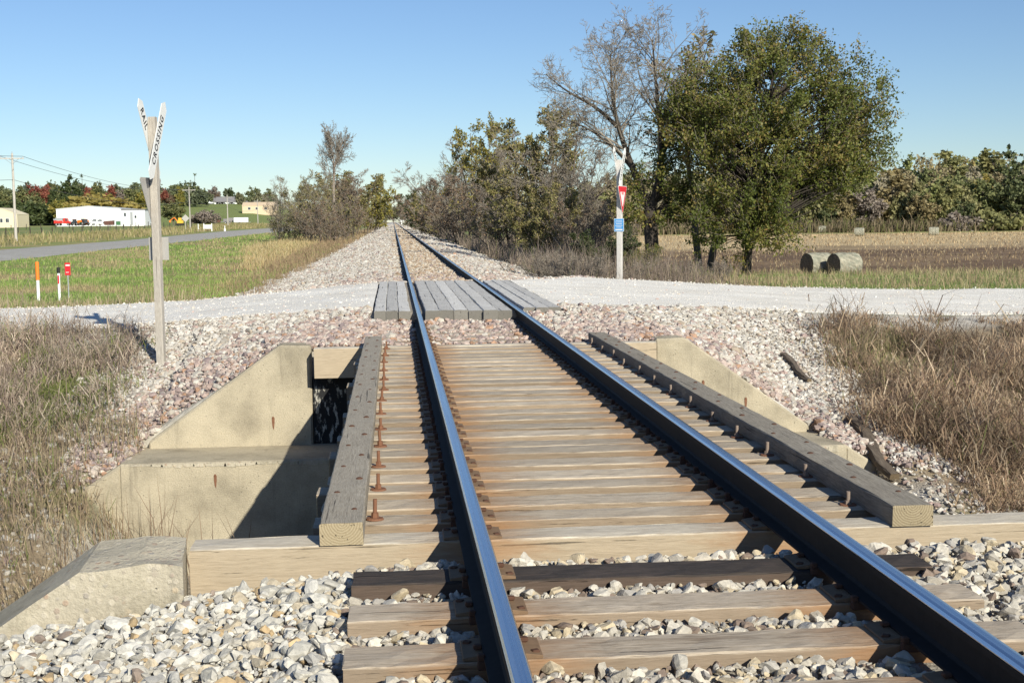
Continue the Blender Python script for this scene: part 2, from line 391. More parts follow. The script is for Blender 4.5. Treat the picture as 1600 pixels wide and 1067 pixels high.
def axis(parts):
    out = []
    for a, b, s in parts: out += list(np.arange(a, b, s))
    return np.array(out + [parts[-1][1]])
def geo(a, b, s0, k):
    o = [a]; s = s0
    while o[-1] < b: o.append(o[-1] + s); s *= k
    return o
gx = np.array(sorted([-v for v in geo(9, 1400, .3, 1.13)] + list(np.arange(-8.9, 12, .11)) + geo(12, 1400, .3, 1.13)))
gy = np.array([-30, -20, -12, -8, -5, -3, -1, .5, 1.5, 2.3] + list(np.arange(3, 35, .12)) + geo(35, 1800, .3, 1.045))
X, Y = np.meshgrid(gx, gy)
Z = H(X, Y)
def gridfaces(nx, ny):
    i = np.arange(nx - 1)[None, :] + nx * np.arange(ny - 1)[:, None]
    return np.stack([i, i + 1, i + 1 + nx, i + nx], -1).reshape(-1, 4)
def zone_color(X, Y):
    d = X - XC; a = np.abs(d); eN = edgeN(X); eF = edgeF(X)
    n1 = fbm(X, Y, 3, 1); n2 = fbm(X, Y, .8, 2); n3 = fbm(X, Y, 22, 4)
    def c(*v): return np.array(v)[None, None, :] if X.ndim == 2 else np.array(v)[None, :]
    w = lambda t: t[..., None]
    green = c(.20, .255, .07); dry = c(.37, .29, .155); dirt = c(.24, .185, .125); grav = c(.56, .52, .46)
    col = lerp(green, dry, w(sm((n1 * .6 + n2 * .4 - .46) * 6)))
    # gully banks: dry weeds on dirt, gravel spill near the abutments
    bank = sm((eN + .4 - Y) / .5)
    wd = lerp(c(.30, .235, .155), dirt, w(sm((n2 - .45) * 5)))
    wd = lerp(wd, c(.17, .18, .07), w(sm((n1 - .56) * 8) * .6))
    gr = sm((5.2 - a + (n2 - .5) * 1.6) / 1.0) * sm((Y - 9) / 4) * np.where(d < 0, .75, 1)
    wd = lerp(wd, grav, w(np.maximum(gr, .8 * sm((1.5 - eN + Y) / .8))))
    wd = lerp(wd, c(.36, .33, .28), w(sm((5.9 - Y) / .5) * sm((3.6 - a) / .4)))
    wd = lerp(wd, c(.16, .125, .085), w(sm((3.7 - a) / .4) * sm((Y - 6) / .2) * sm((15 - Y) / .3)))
    col = lerp(col, wd, w(bank)); col = lerp(col, c(.34, .30, .25), w(sm((2.6 - a) / .3) * (Y > eN - 1)))
    # track bed past the crossing
    edgeL = 5.4 + (n1 - .5) * 1.0; edgeR = 3.8 + (n1 - .5) * .8
    bed = np.where(d < 0, sm((edgeL - a) / .5), sm((edgeR - a) / .5)) * sm((Y - eF) / .5)
    bc = lerp(c(.56, .52, .46), c(.44, .35, .26), w(sm((.78 - a) / .5)))
    far_left = (Y > 30) & (d < 0)
    strip = sm((a - 5.2) / .4) * sm((10.5 + (n1 - .5) * 4 - a) / 2.5) * far_left
    col = lerp(col, lerp(c(.42, .32, .16), c(.30, .215, .13), w(n2)), w(strip * sm((Y - 33) / 6)))
    brush = sm((d - 3.8) / .5) * sm((11.5 + (n1 - .5) * 4 - d) / 2) * (Y > 33)
    col = lerp(col, lerp(c(.25, .19, .13), c(.17, .14, .08), w(n2)), w(brush))
    col = lerp(col, bc, w(bed))
    # stubble and ploughed field on the right
    fld = sm((Y - 51 - (n1 - .5) * 4) / 4) * sm((d - 7 - .02 * Y) / 4) * sm((232 - Y) / 6)
    soil = lerp(c(.15, .098, .062), c(.24, .165, .10), w(sm((fbm(X, Y * 3, 9, 8) - .42) * 5)))
    soil = lerp(soil, c(.52, .40, .23), w(sm((Y - 128 - (fbm(X, Y, 25, 9) - .5) * 60) / 30)))
    col = lerp(col, soil, w(fld))
    # roadside beyond the paved road and the far hill
    rs = sm((-X - 33) / 1) * sm((52 + (n3 - .5) * 12 + X) / 6)
    col = lerp(col, lerp(c(.33, .27, .14), c(.22, .22, .08), w(n2)), w(rs))
    farl = sm((-X - 45) / 10)
    col = lerp(col, lerp(c(.19, .23, .075), c(.29, .25, .12), w(sm((n3 - .5) * 6))), w(farl * sm((420 - Y) / 60)))
    col = lerp(col, c(.20, .235, .08), w(sm((-X - 25) / 10) * sm((Y - 420) / 40)))
    return np.clip(col, 0, 1)
V = np.stack([X, Y, Z], -1).reshape(-1, 3)
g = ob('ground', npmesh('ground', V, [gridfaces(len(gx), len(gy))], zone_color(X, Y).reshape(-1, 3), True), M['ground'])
tag(g, kind='structure')

# white gravel road over the crossing: two sheets, one each side of the planks
def sheet(name, xs, lo, hi, n, lift, m, zf):
    xs = np.asarray(xs); t = np.linspace(0, 1, n)[:, None]
    X = np.repeat(xs[None, :], n, 0)
    jl = (fbm(xs, xs * 0 + 3, .6, 6) - .5) * .7; jh = (fbm(xs, xs * 0 + 9, .6, 7) - .5) * .7
    Yy = (lo(xs) + jl)[None, :] * (1 - t) + (hi(xs) + jh)[None, :] * t
    Zz = zf(X, Yy) + lift * np.sin(np.pi * np.clip(t * 8, 0, .5)) * np.sin(np.pi * np.clip((1 - t) * 8, 0, .5)) - .03 * (t < .001) - .03 * (t > .999)
    o = ob(name, npmesh(name, np.stack([X, Yy, Zz], -1).reshape(-1, 3), [gridfaces(len(xs), n)], None, True), m)
    return tag(o, kind='structure')
rl = sorted([-v for v in geo(.34, 20, .12, 1.02)]); rr = geo(2.58, 60, .12, 1.02)
roadz = lambda X, Y: road_z(X) + (fbm(X, Y, 2.2, 12) - .5) * .05 - .018 * np.exp(-((Y - 24.2 - .02 * X) / .5) ** 2) - .018 * np.exp(-((Y - 26.2 - .02 * X) / .5) ** 2)
sheet('gravel_road', rl, edgeN, edgeF, 60, .045, M['white_road'], roadz)
sheet('gravel_road', rr, edgeN, edgeF, 60, .045, M['white_road'], roadz)
py = np.array([-60, -20, 0] + geo(10, 900, 3, 1.06))
pX, pY = np.meshgrid(np.array([-31.2, -29, -26.4, -23.6, -21.4]), py)
pZ = H(pX, pY) + .12
pZ[:, 0] -= .16; pZ[:, -1] -= .16
tag(ob('paved_road', npmesh('paved_road', np.stack([pX, pY, pZ], -1).reshape(-1, 3), [gridfaces(5, len(py))], None, True), M['paved']), kind='structure')

# ------------------------------------------------------------------ track
def rail_profile(cx):
    h = [(-.033, -.012), (-.026, -.002), (-.012, 0), (.012, 0), (.026, -.002), (.033, -.012)]
    return [(cx + x, z) for x, z in h]
def make_rail(cx, label):
    t = thing('rail', label, 'rail', (cx, 0, 0), 0, 'steel rails of the track')
    p = [(-.033, -.013), (-.026, -.003), (-.013, .0), (.013, .0), (.026, -.003), (.033, -.013)]
    a = MB(); a.prism(p + [(.0325, -.018), (-.0325, -.018)], 'y', -3, 900); a.build('rail_head', M['head'], t)
    q = [(-.035, -.018), (.035, -.018), (.034, -.042), (.009, -.052), (.0085, -.135), (.02, -.148), (.070, -.158), (.070, -.168), (-.070, -.168), (-.070, -.158), (-.02, -.148), (-.0085, -.135), (-.009, -.052), (-.034, -.042)]
    a = MB(); a.prism(q, 'y', -3, 900); a.build('rail_web', M['steel'], t); RAILS.append(t)
RAILS = []
XL, XR = .3525, 1.8575
make_rail(XL, 'left steel rail with a polished blue top running to the horizon')
make_rail(XR, 'right steel rail with a polished blue top and a wide dark shadow')

spike = MB(); spike.box((-.009, -.009, -.01), (.009, .009, .022), .002); spike.box((-.017, -.013, .018), (.013, .013, .034), .004)
spike_me = spike.mesh('spike')
plate = MB(); plate.prism([(-.140, 0), (-.140, .012), (-.082, .020), (.082, .020), (.140, .012), (.140, 0)], 'y', -.097, .097, .002)
plate_me = plate.mesh('tie_plate'); plate_me.materials.append(M['plate']); spike_me.materials.append(M['rust_dark'])
bolt = MB(); bolt.cyl((0, 0, 0), (0, 0, .10), .0105, n=10); bolt.cyl((0, 0, .008), (0, 0, .034), .02, .018, n=6)
bolt_me = bolt.mesh('bolt'); bolt_me.materials.append(M['rust'])
wash = MB(); wash.cyl((0, 0, 0), (0, 0, .009), .047, .042, n=16); wash_me = wash.mesh('washer'); wash_me.materials.append(M['rust'])

def timber(L, W, Hh, nseg=34, bev=.007, jit=.0035, axis=0, wane=0):
    """a sawn timber: rounded arrises, slightly uneven; top at z=0"""
    h = [(-W / 2, -bev), (-W / 2 + bev * .3, -bev * .3), (-W / 2 + bev, 0), (-W * .2, .001), (W * .2, .001), (W / 2 - bev, 0), (W / 2 - bev * .3, -bev * .3), (W / 2, -bev), (W / 2, -Hh), (-W / 2, -Hh)]
    n = len(h); xs = np.linspace(-L / 2, L / 2, nseg); V = []
    ph = random.uniform(0, 99)
    for i, x in enumerate(xs):
        bow = math.sin(x * 1.1 + ph) * jit
        for k, (y, z) in enumerate(h):
            e = 1 if k < 8 else 0
            wn = wane * max(0, vnoise(x * 2 + k * .2, ph, 1, 3) - .45) if k in (0, 1, 6, 7) else 0
            V.append((x + random.uniform(-.004, .004) * (i in (0, nseg - 1)), y * (1 - wn * .25) + bow + random.uniform(-jit, jit) * e, z - wn * .07 + random.uniform(-jit, jit) * e * .8))
    i = np.arange(nseg - 1)[:, None] * n; k = np.arange(n)[None, :]; k2 = (k + 1) % n
    F = np.stack([i + k, i + k + n, i + k2 + n, i + k2], -1).reshape(-1, 4)
    V = np.array(V)
    if axis == 1: V = np.stack([-V[:, 1], V[:, 0], V[:, 2]], -1)
    caps = np.array([list(range(n))]); cap2 = np.array([list(range(n))[::-1]]) + (nseg - 1) * n
    return npmesh('timber', V, [F, caps, cap2])

ordn = ['first', 'second', 'third', 'fourth', 'fifth', 'sixth', 'seventh', 'eighth', 'ninth', 'tenth', 'eleventh', 'twelfth', 'thirteenth', 'fourteenth', 'fifteenth', 'sixteenth', 'seventeenth', 'eighteenth', 'nineteenth', 'twentieth', 'twenty-first', 'twenty-second', 'twenty-third', 'twenty-fourth', 'twenty-fifth', 'twenty-sixth']
TIES = []       # (x0,x1,y0,y1)
def tie(yc, label, m, L=2.52, W=.225, Hh=.18, z=-.19, cx=XC - .05, rz=0, name='railroad_tie', group=None, bolts=False, wane=.2, plates=True):
    t = thing(name, label, 'railroad tie', (cx, yc, z), rz, group)
    ob('beam', timber(L, W, Hh, wane=wane), m, t)
    if plates:
        for xr, s in ((XL, 1), (XR, -1)):
            p = ob('tie_plate', plate_me, None, t, (xr - cx, 0, .001))
            for sx, sy, r in ((-.083, -.03, 0), (.083, .03, math.pi), (.118, -.06, .3), (-.118, .06, 2.6)):
                k = ob('spike', spike_me, None, p, (sx, sy * s, .004 if abs(sx) < .1 else -.012)); k.rotation_euler = (0, 0, r)
    if bolts:
        for xb in (-.115, 2.375):
            q = ob('bolt', bolt_me, None, t, (xb - cx + random.uniform(-.012, .012), random.uniform(-.02, .02), .001))
            q.rotation_euler = (random.uniform(-.06, .06), random.uniform(-.06, .06), random.uniform(0, 3)); q.scale = (1, 1, random.uniform(.85, 1.15) * (1 if xb < 0 else .8)); q.material_slots[0].link = 'OBJECT'; q.material_slots[0].material = M['rust'] if xb < 0 else M['rust_grey']
            ob('washer', wash_me, None, q, (0, 0, 0))
    TIES.append((cx - L / 2 - .02, cx + L / 2 + .02, yc - W / 2 - .03, yc + W / 2 + .03))
    return t
# ties lying in the near ballast
tie(3.88, 'weathered grey tie at the very bottom of the picture, nearest of all', M['old_tie'], rz=.002, group='ties in the near ballast')
tie(4.41, 'pale grey tie in the near gravel, nearest whole one to the viewer', M['old_tie'], rz=.004, group='ties in the near ballast')
tie(4.91, 'brownish grey tie in the near gravel, just in front of the black tarred one', M['old_tie'], rz=-.003, group='ties in the near ballast')
tie(5.40, 'black tarred tie in the near gravel, between grey tie and end beam of bridge', M['tar_tie'], rz=-.006, group='ties in the near ballast')
def anchors():
    a = MB(); a.box((-.092, -.014, -.205), (.062, .014, -.172), .004); a.box((-.092, -.014, -.172), (-.066, .014, -.150), .004); an = a.mesh('rail_anchor'); an.materials.append(M['rust_dark'])
    ys = [3.74, 4.27, 4.77, 5.26] + [6.1 + 9.5 * (k + 1) / 26 - .132 for k in range(0, 25)]
    for r in RAILS:
        for y in ys: o = ob('rail_anchor', an, None, r, (0, y, 0))
anchors()
# bridge deck
nb = 25; y0, y1 = 6.1, 15.6
tie(y0, 'long pale end timber of the bridge on the near side, gravel against its front', M['end_tie'], 4.19, .21, .36, cx=XC + .005, name='end_timber', wane=.05, group='end timbers of the bridge')
for k in range(nb):
    yc = y0 + (y1 - y0) * (k + 1) / (nb + 1) + random.uniform(-.02, .02)
    tie(yc, f'weathered brown bridge tie between the guard timbers, {ordn[k]} from the near end timber', M['bridge_tie'], 3.05 + random.uniform(-.05, .05), random.uniform(.205, .245), .24, -.19 + random.uniform(-.010, .008), cx=XC + random.uniform(-.03, .03), rz=random.uniform(-.007, .007), name='bridge_tie', group='ties of the bridge deck', bolts=(k % 2 == 0), wane=.15)
tie(y1, 'long grey end timber at the far end of the bridge, against the pink gravel', M['end_tie'], 4.19, .21, .36, cx=XC + .005, name='end_timber', wane=.05, group='end timbers of the bridge')
for k, yc in enumerate((16.2, 16.75, 17.3, 17.85, 18.4, 18.95)):
    tie(yc, f'half buried brown tie in the pink gravel, {ordn[k]} beyond the far end timber', M['old_tie'], z=-.195, rz=random.uniform(-.01, .01), group='ties before the plank crossing')

def guard(x, m, label, w=.205, h=.105):
    L = 9.85; t = thing('guard_timber', label, 'timber', (x, 5.98 + L / 2, -.188 + h), 0, 'guard timbers along the bridge edges')
    ob('beam', timber(L, w, h, 60, .008, .0025, 1, .1), m, t)
    hd = MB(); hd.ball((0, 0, -.004), .02, 2, (1, 1, .6)); hm = hd.mesh('bolt_head'); hm.materials.append(M['rust_dark'])
    n = 26
    for k in range(n):
        yy = -L / 2 + .28 + k * (L - .5) / (n - 1)
        o = ob('bolt_head', hm, None, t, ((-.048 if k % 2 else .052) + random.uniform(-.008, .008), yy + random.uniform(-.04, .04), .002))
        o.scale = (random.uniform(.8, 1.1),) * 3
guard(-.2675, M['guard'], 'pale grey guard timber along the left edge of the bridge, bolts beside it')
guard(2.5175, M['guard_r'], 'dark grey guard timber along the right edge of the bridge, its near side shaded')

def plank(x0, x1, ya, yb, label, z=-.012):
    w = x1 - x0 - .005
    t = tag(ob('crossing_plank', timber(yb - ya, w, .17, 30, .012, .004, 1, .5), M['plank'], None, ((x0 + x1) / 2, (ya + yb) / 2, z)), label, 'plank', 'planks of the level crossing')
def planks(x0, x1, n, where, ya=19.25, yb=28.7):
    w = (x1 - x0) / n
    for i in range(n):
        o = ('leftmost' if i == 0 else 'rightmost' if i == n - 1 else ordn[i] + ' from left')
        plank(x0 + i * w, x0 + (i + 1) * w, ya + random.uniform(-.06, .06), yb + random.uniform(-.1, .1), f'grey crossing plank {where}, {o} of {n}', -.012 + random.uniform(-.008, .006))
planks(-.32, .235, 3, 'outside the left rail')
planks(.45, 1.76, 6, 'between the two rails', 19.1)
planks(1.97, 2.56, 3, 'outside the right rail, gravel dusted', 19.55)

# steel stringers under the deck
for x, l in ((XL, 'dark steel girder under the left rail of the bridge'), (XR, 'dark steel girder under the right rail of the bridge')):
    a = MB(); a.box((x - .16, 5.95, -1.35), (x + .16, 15.7, -1.31)); a.box((x - .02, 5.95, -1.31), (x + .02, 15.7, -.475)); a.box((x - .16, 5.95, -.475), (x + .16, 15.7, -.432))
    tag(a.build('bridge_girder', M['girder']), l, 'girder', 'girders under the bridge')

# ------------------------------------------------------------------ concrete abutments
def wallmesh(poly, ya, yb, name, m, parent, jit=.006):
    """elevation polygon (x,z) extruded in y, edges softened"""
    a = MB(); a.prism(poly, 'y', ya, yb, .025); o = a.build(name, m, parent); return o
ab = thing('far_abutment', 'tan concrete abutment with sloping wing walls at the far end of the bridge', 'abutment', (XC, 15.75, 0))
def mir(p): return [(-x, z) for x, z in p][::-1]
wing = [(-2.14, -3.2), (-2.14, -.175), (-2.52, -.165), (-4.13, -1.32), (-4.13, -3.2)]
lower = [(0, -3.3), (0, -1.40), (-4.28, -1.40), (-5.0, -1.88), (-5.0, -3.3)]
wallmesh(wing, 0, .4, 'wing_wall', M['conc'], ab)
wallmesh(mir(wing), 0, .4, 'wing_wall', M['conc'], ab)
lw = lower[1:4] + [(-5.0, -3.3), (5.0, -3.3)] + mir(lower)[1:3][:2]
wallmesh([(-4.28, -1.40), (-4.28, -3.3), (4.28, -3.3), (4.28, -1.40)], -1.0, .2, 'bearing_seat', M['conc'], ab)
for sg in (-1, 1): wallmesh([(sg * 4.255, -1.40), (sg * 5.0, -1.88), (sg * 5.0, -3.3), (sg * 4.255, -3.3)], -.997, -.70, 'seat_end', M['conc'], ab)
a = MB(); a.box((-2.13, .06, -1.40), (2.13, .45, -.56), .01); bw = a.build('back_wall', M['conc'], ab)
# tarred render flaking off the corner of the back wall
m, nt, b = mat('flaking_tar_mat', .7, 0, .3)
v, _ = pos(nt, (14, 14, 6)); n_ = noise(nt, v, 1, 6, .75)
nt.links.new(ramp(nt, n_, [(.545, (.012, .012, .013)), (.60, (.40, .38, .33))]), b.inputs['Base Color']); bump(nt, b, n_, .01)
a = MB(); a.box((-2.128, .045, -1.395), (2.12, .0595, -.575)); a.build('tar_coat', m, ab)
# chipped, paler arris along the front of the seat
a = MB(); rgc = np.random.default_rng(9)
for i in range(70):
    x0 = -4.15 + i * 8.3 / 70; hh = .02 + .05 * max(0, fbm(x0, 0, .5, 77) - .25) * 2; a.prism([(x0, -1.405), (x0 + .119, -1.405), (x0 + .119 + rgc.uniform(-.02, .02), -1.405 - hh * rgc.uniform(.6, 1.2)), (x0 + rgc.uniform(-.02, .02), -1.405 - hh)], 'y', -1.006, -.98)
a.build('chipped_edge', M['conc_spall'], ab)
# rust-stained tie rods poking out of the walls
for x, z, yy in ((-2.62, -1.05, 0), (2.75, -.72, 0), (3.3, -.95, 0), (-3.2, -1.55, -1.0)):
    a = MB(); a.cyl((x, yy - .012, z), (x, yy + .1, z), .012, n=8); r_ = a.build('tie_rod', M['rust'], ab)
    a = MB(); pts = [(-.016, 0), (.018, 0), (.016, -.06), (.006, -.15), (-.008, -.12), (-.015, -.05)]
    a.prism([(x + u, z + w - .005) for u, w in pts], 'y', yy - .0045, yy + .002); a.build('rust_streak', M['rust'], ab)

nab = thing('near_abutment', 'chipped concrete wing wall with exposed pebbles at the near left, gravel banked against it', 'abutment', (XC, 5.7, 0))
wn = [(-2.125, -3.2), (-2.125, -.165), (-2.30, -.150), (-2.52, -.165), (-4.3, -1.36), (-4.3, -3.2)]
a = MB()
# battered cross-section: the face towards the viewer leans back
t = bmesh.new()
def ring(p, y, lean): return [t.verts.new((x + (.05 if lean and i < 3 else 0), y - (.16 if lean and z < -.3 else 0), z - (.03 if lean else 0))) for i, (x, z) in enumerate(p)]
A = ring(wn, .0, True); B = ring(wn, .42, False)
t.faces.new(A); t.faces.new(B[::-1])
for i in range(len(wn)): t.faces.new((A[i], B[i], B[(i + 1) % len(wn)], A[(i + 1) % len(wn)]))
bmesh.ops.recalc_face_normals(t, faces=t.faces[:]); bmesh.ops.triangulate(t, faces=t.faces[:])
bmesh.ops.subdivide_edges(t, edges=t.edges[:], cuts=7, use_grid_fill=True)
for v_ in t.verts:
    q = (fbm(v_.co.x + v_.co.z * .7, v_.co.y * 2 + v_.co.z * 1.3, .25, 21) - .5); v_.co += Vector((q * .02, q * .03, q * .025))
a.add(t); o = a.build('wing_wall', M['conc_spall'], nab)
a = MB(); a.box((-2.1, -.15, -3.2), (2.1, .5, -.56), .02); a.build('back_wall', M['conc'], nab)
wallmesh(mir([(-2.14, -3.2), (-2.14, -.175), (-2.52, -.165), (-4.3, -1.36), (-4.3, -3.2)]), 0, .42, 'wing_wall', M['conc'], nab)
a = MB(); a.box((-4.0, .5, -3.3), (4.0, 1.2, -1.40), .03); a.build('bearing_seat', M['conc'], nab)

# ------------------------------------------------------------------ loose stone
def rockshape(sub, rg):
    t = bmesh.new(); bmesh.ops.create_icosphere(t, subdivisions=sub, radius=1)
    V = np.array([v.co[:] for v in t.verts]); F = np.array([[v.index for v in f.verts] for f in t.faces]); t.free()
    for _ in range(13 if sub > 1 else 5):
        n = rg.normal(size=3); n /= np.linalg.norm(n); dcut = rg.uniform(.36, .72)
        k = V @ n; over = np.maximum(0, k - dcut); V = V - over[:, None] * n
    V *= rg.uniform(.75, 1.35, size=3) * 1.12; V += rg.normal(size=V.shape) * .03
    return V, F
rg0 = np.random.default_rng(5)
SH2 = [rockshape(2, rg0) for _ in range(14)]; SH1 = [rockshape(1, rg0) for _ in range(10)]
def stones(name, P, S, COL, shapes, label, rg):
    n = len(P); k = rg.integers(0, len(shapes), n)
    q = rg.normal(size=(n, 4)); q /= np.linalg.norm(q, axis=1)[:, None]
    w, x, y, z = q.T
    R = np.stack([1 - 2 * (y * y + z * z), 2 * (x * y - z * w), 2 * (x * z + y * w), 2 * (x * y + z * w), 1 - 2 * (x * x + z * z), 2 * (y * z - x * w), 2 * (x * z - y * w), 2 * (y * z + x * w), 1 - 2 * (x * x + y * y)], -1).reshape(n, 3, 3)
    Vs, Fs, Cs = [], [], []; base = 0
    for i, (v, f) in enumerate(shapes):
        id_ = np.where(k == i)[0]
        if not len(id_): continue
        vv = np.einsum('nij,vj->nvi', R[id_], v) * S[id_][:, None, None] * np.array([1, 1, .8]) + P[id_][:, None, :]
        Vs.append(vv.reshape(-1, 3)); Cs.append(np.repeat(COL[id_], len(v), 0))
        Fs.append((f[None] + (np.arange(len(id_)) * len(v))[:, None, None] + base).reshape(-1, 3)); base += len(id_) * len(v)
    o = ob(name, npmesh(name, np.concatenate(Vs), Fs, np.concatenate(Cs)), M['stone'])
    return tag(o, label, 'gravel', kind='stuff')
def pal(rg, n, cols, wts):
    c = np.array(cols)[rg.choice(len(cols), n, p=np.array(wts) / sum(wts))]
    return np.clip(c * rg.uniform(.82, 1.15, (n, 1)), 0, .9)
WHITE = ([(.48, .455, .40), (.53, .505, .455), (.42, .395, .345), (.47, .40, .295), (.44, .325, .19), (.24, .19, .155), (.38, .365, .34)], [30, 26, 16, 13, 6, 4, 8])
MIXED = ([(.48, .44, .375), (.52, .48, .41), (.41, .37, .31), (.47, .39, .27), (.225, .17, .135), (.35, .325, .295)], [24, 22, 16, 14, 12, 14])
PINK = ([(.38, .29, .25), (.43, .345, .30), (.29, .225, .21), (.35, .22, .15), (.47, .43, .375), (.25, .20, .195), (.48, .41, .355)], [26, 24, 14, 9, 14, 10, 12])
LIME = ([(.48, .445, .395), (.54, .505, .455), (.41, .37, .315), (.40, .33, .255), (.34, .255, .225)], [30, 26, 22, 10, 9])
def in_ties(x, y):
    k = np.zeros(len(x), bool)
    for a0, a1, b0, b1 in TIES: k |= (x > a0 + .015) & (x < a1 - .015) & (y > b0 + .02) & (y < b1 - .02)
    return k
def scatter(x0, x1, y0, y1, sp, rg, jit=.5):
    xs = np.arange(x0, x1, sp); ys = np.arange(y0, y1, sp); A, B = np.meshgrid(xs, ys)
    n = A.size; return A.ravel() + rg.uniform(-jit, jit, n) * sp, B.ravel() + rg.uniform(-jit, jit, n) * sp
# near ballast, angular pieces, two layers
rg = np.random.default_rng(21); P, S, K = [], [], []
for lay in range(4):
    x, y = scatter(-2.3, 4.2, 2.9, 6.0, .043 if lay < 3 else .03, rg, .7)
    k = ~in_ties(x, y) & ~((np.abs(x - XL) < .085) | (np.abs(x - XR) < .085)) & (y < np.where(x < -1.02, 5.62, 5.985))
    x, y = x[k], y[k]; s = rg.gamma(4.5, .0050, len(x)).clip(.009, .05) if lay < 3 else rg.gamma(4, .0028, len(x)).clip(.005, .02)
    between = (x > -.22) & (x < 2.35)
    z = H(x, y) + np.where(between, rg.uniform(-.02, .03, len(x)), rg.uniform(-.015, .04, len(x))) + s * .25
    P.append(np.stack([x, y, z], -1)); S.append(s); K.append(between | (x > 2.3))
P = np.concatenate(P); S = np.concatenate(S); K = np.concatenate(K)
col = np.where(K[:, None], pal(rg, len(P), *MIXED), pal(rg, len(P), *WHITE))
stones('ballast', P, S, col, SH2, 'pale crushed stone ballast around the nearest ties', rg)
# pink quartzite around the far end of the bridge and down its shoulders
rg = np.random.default_rng(22); P, S, K = [], [], []
for lay in range(2):
    x, y = scatter(-7, 10, 11.5, 23.5, .050, rg, .7)
    d = x - XC; a = np.abs(d); nz = fbm(x, y, 1.4, 31); nz2 = fbm(x, y, .5, 33)
    ok = (y > np.where(a < 2.2, 15.78, np.where(a < 4.05, 16.1, 15.05 - (a - 4.2) * np.where(d > 0, .9, .5)))) & (y < edgeN(x) + .25) & ~in_ties(x, y)
    ok &= ~((a < 1.5) & (y > np.where(d > .8, 19.5, 19.15))); ok &= ~((np.abs(x - XL) < .1) | (np.abs(x - XR) < .1)) & (a < np.where(d > 0, 5.35, 5.2) + (nz - .5) * 1.4)
    ok &= rg.uniform(size=len(x)) < np.where(a > 5.0, np.where(d > 0, .75, .6), 1)
    x, y, a, d, nz = x[ok], y[ok], a[ok], d[ok], nz[ok]
    s = rg.gamma(5, .0056, len(x)).clip(.012, .065) * np.where(a > 4.6, .75, 1)
    P.append(np.stack([x, y, H(x, y) + rg.uniform(-.01, .035, len(x)) + np.where(a < 1.3, -.005, 0)], -1)); S.append(s)
    # pink near the bridge and along the wing wall, limestone further out and towards the road
    line = np.where(d < 0, 1.35, 1.05)
    K.append((y - 15.9) * .55 + np.maximum(0, a - 3.1) * np.where(d < 0, .75, .8) * (1 + 0 * d) + (nz - .5) * 2.2 + rg.normal(size=len(x)) * .45 < line + np.where(a < 2.4, .9, 0))
P = np.concatenate(P); S = np.concatenate(S); K = np.concatenate(K)
stones('pink_gravel', P, S, np.where(K[:, None], pal(rg, len(P), *PINK), pal(rg, len(P), *LIME)), SH1, 'pinkish and pale crushed stone spread around the far end of the bridge', rg)
# white spill down the right bank and left bank
rg = np.random.default_rng(23); P = []
for x0, x1, ya, yb, lim in ((5.2, 10.5, 8.5, 22.5, 1), (-7.5, -2.6, 10.5, 22, -1)):
    x, y = scatter(x0, x1, ya, yb, .06, rg, .8); d = x - XC; a = np.abs(d)
    nz = fbm(x, y, 1.6, 41)
    if lim > 0: ok = (a < 5.45 + (nz - .5) * 1.4 + .5 * (y > 19)) & (a > 3.9) & (y < edgeN(x) + .3)
    else: ok = (a < 5.6 + (nz - .5) * 2.4 + .6 * (y < 16)) & (a > 4.6) & (y < edgeN(x) + .3) & (rg.uniform(size=len(x)) < np.where(y < 16, .4, .55))
    x, y = x[ok], y[ok]; P.append(np.stack([x, y, H(x, y) + rg.uniform(-.005, .02, len(x))], -1))
P = np.concatenate(P)
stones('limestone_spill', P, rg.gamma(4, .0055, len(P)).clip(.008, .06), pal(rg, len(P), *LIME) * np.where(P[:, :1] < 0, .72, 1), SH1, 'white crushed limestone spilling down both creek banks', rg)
# loose stones on the road
rg = np.random.default_rng(24)
n = 9000; x = np.where(rg.uniform(size=n) < .5, rg.uniform(-14, -.4, n), rg.uniform(2.6, 22, n)); u = rg.beta(.55, .55, n)
y = edgeN(x) + u * (edgeF(x) - edgeN(x)) + rg.normal(size=n) * .1
k = (x < -.4) | (x > 2.6); x, y = x[k], y[k]
P = np.stack([x, y, roadz(x, y) + .04 + rg.uniform(-.006, .006, len(x))], -1)
stones('road_gravel', P, rg.gamma(4, .0030, len(P)).clip(.004, .035), np.minimum(.82, pal(rg, len(P), *LIME) * 1.4), SH1, 'loose white stones lying on the gravel road', rg)
# ballast beyond the crossing
rg = np.random.default_rng(25); P, S, K = [], [], []
for ya, yb, sp in ((28.8, 36, .065), (36, 50, .085), (50, 75, .13), (75, 130, .24), (130, 260, .5), (260, 520, 1.0)):
    x, y = scatter(-4.6, 5.2, ya, yb, sp, rg, .8); d = x - XC
    ok = ~((np.abs(x - XL) < .1) | (np.abs(x - XR) < .1)) & (y > edgeF(x) - .3) & (d > -5.4 + (fbm(x, y, 2, 51) - .5) * 1.2) & (d < 3.9 + (fbm(x, y, 2, 52) - .5)) & ~((np.abs(d) < 1.5) & (y < 28.8))
    x, y = x[ok], y[ok]; P.append(np.stack([x, y, H(x, y) + rg.uniform(0, .03, len(x))], -1)); S.append(rg.gamma(6, .0055, len(x)).clip(.014, .07) * (sp / .065) ** .35)
    K.append(np.where(rg.uniform(size=len(x)) < np.clip((40 - y) / 12, .06, .55), 0, np.where((np.abs(x - XC) < 1.0 + .3 * rg.normal(size=len(x))), 1, 2)))
P = np.concatenate(P); S = np.concatenate(S); K = np.concatenate(K)[:, None]
TANS = ([(.38, .295, .21), (.43, .355, .27), (.32, .23, .155), (.47, .42, .35)], [3, 3, 2, 3])
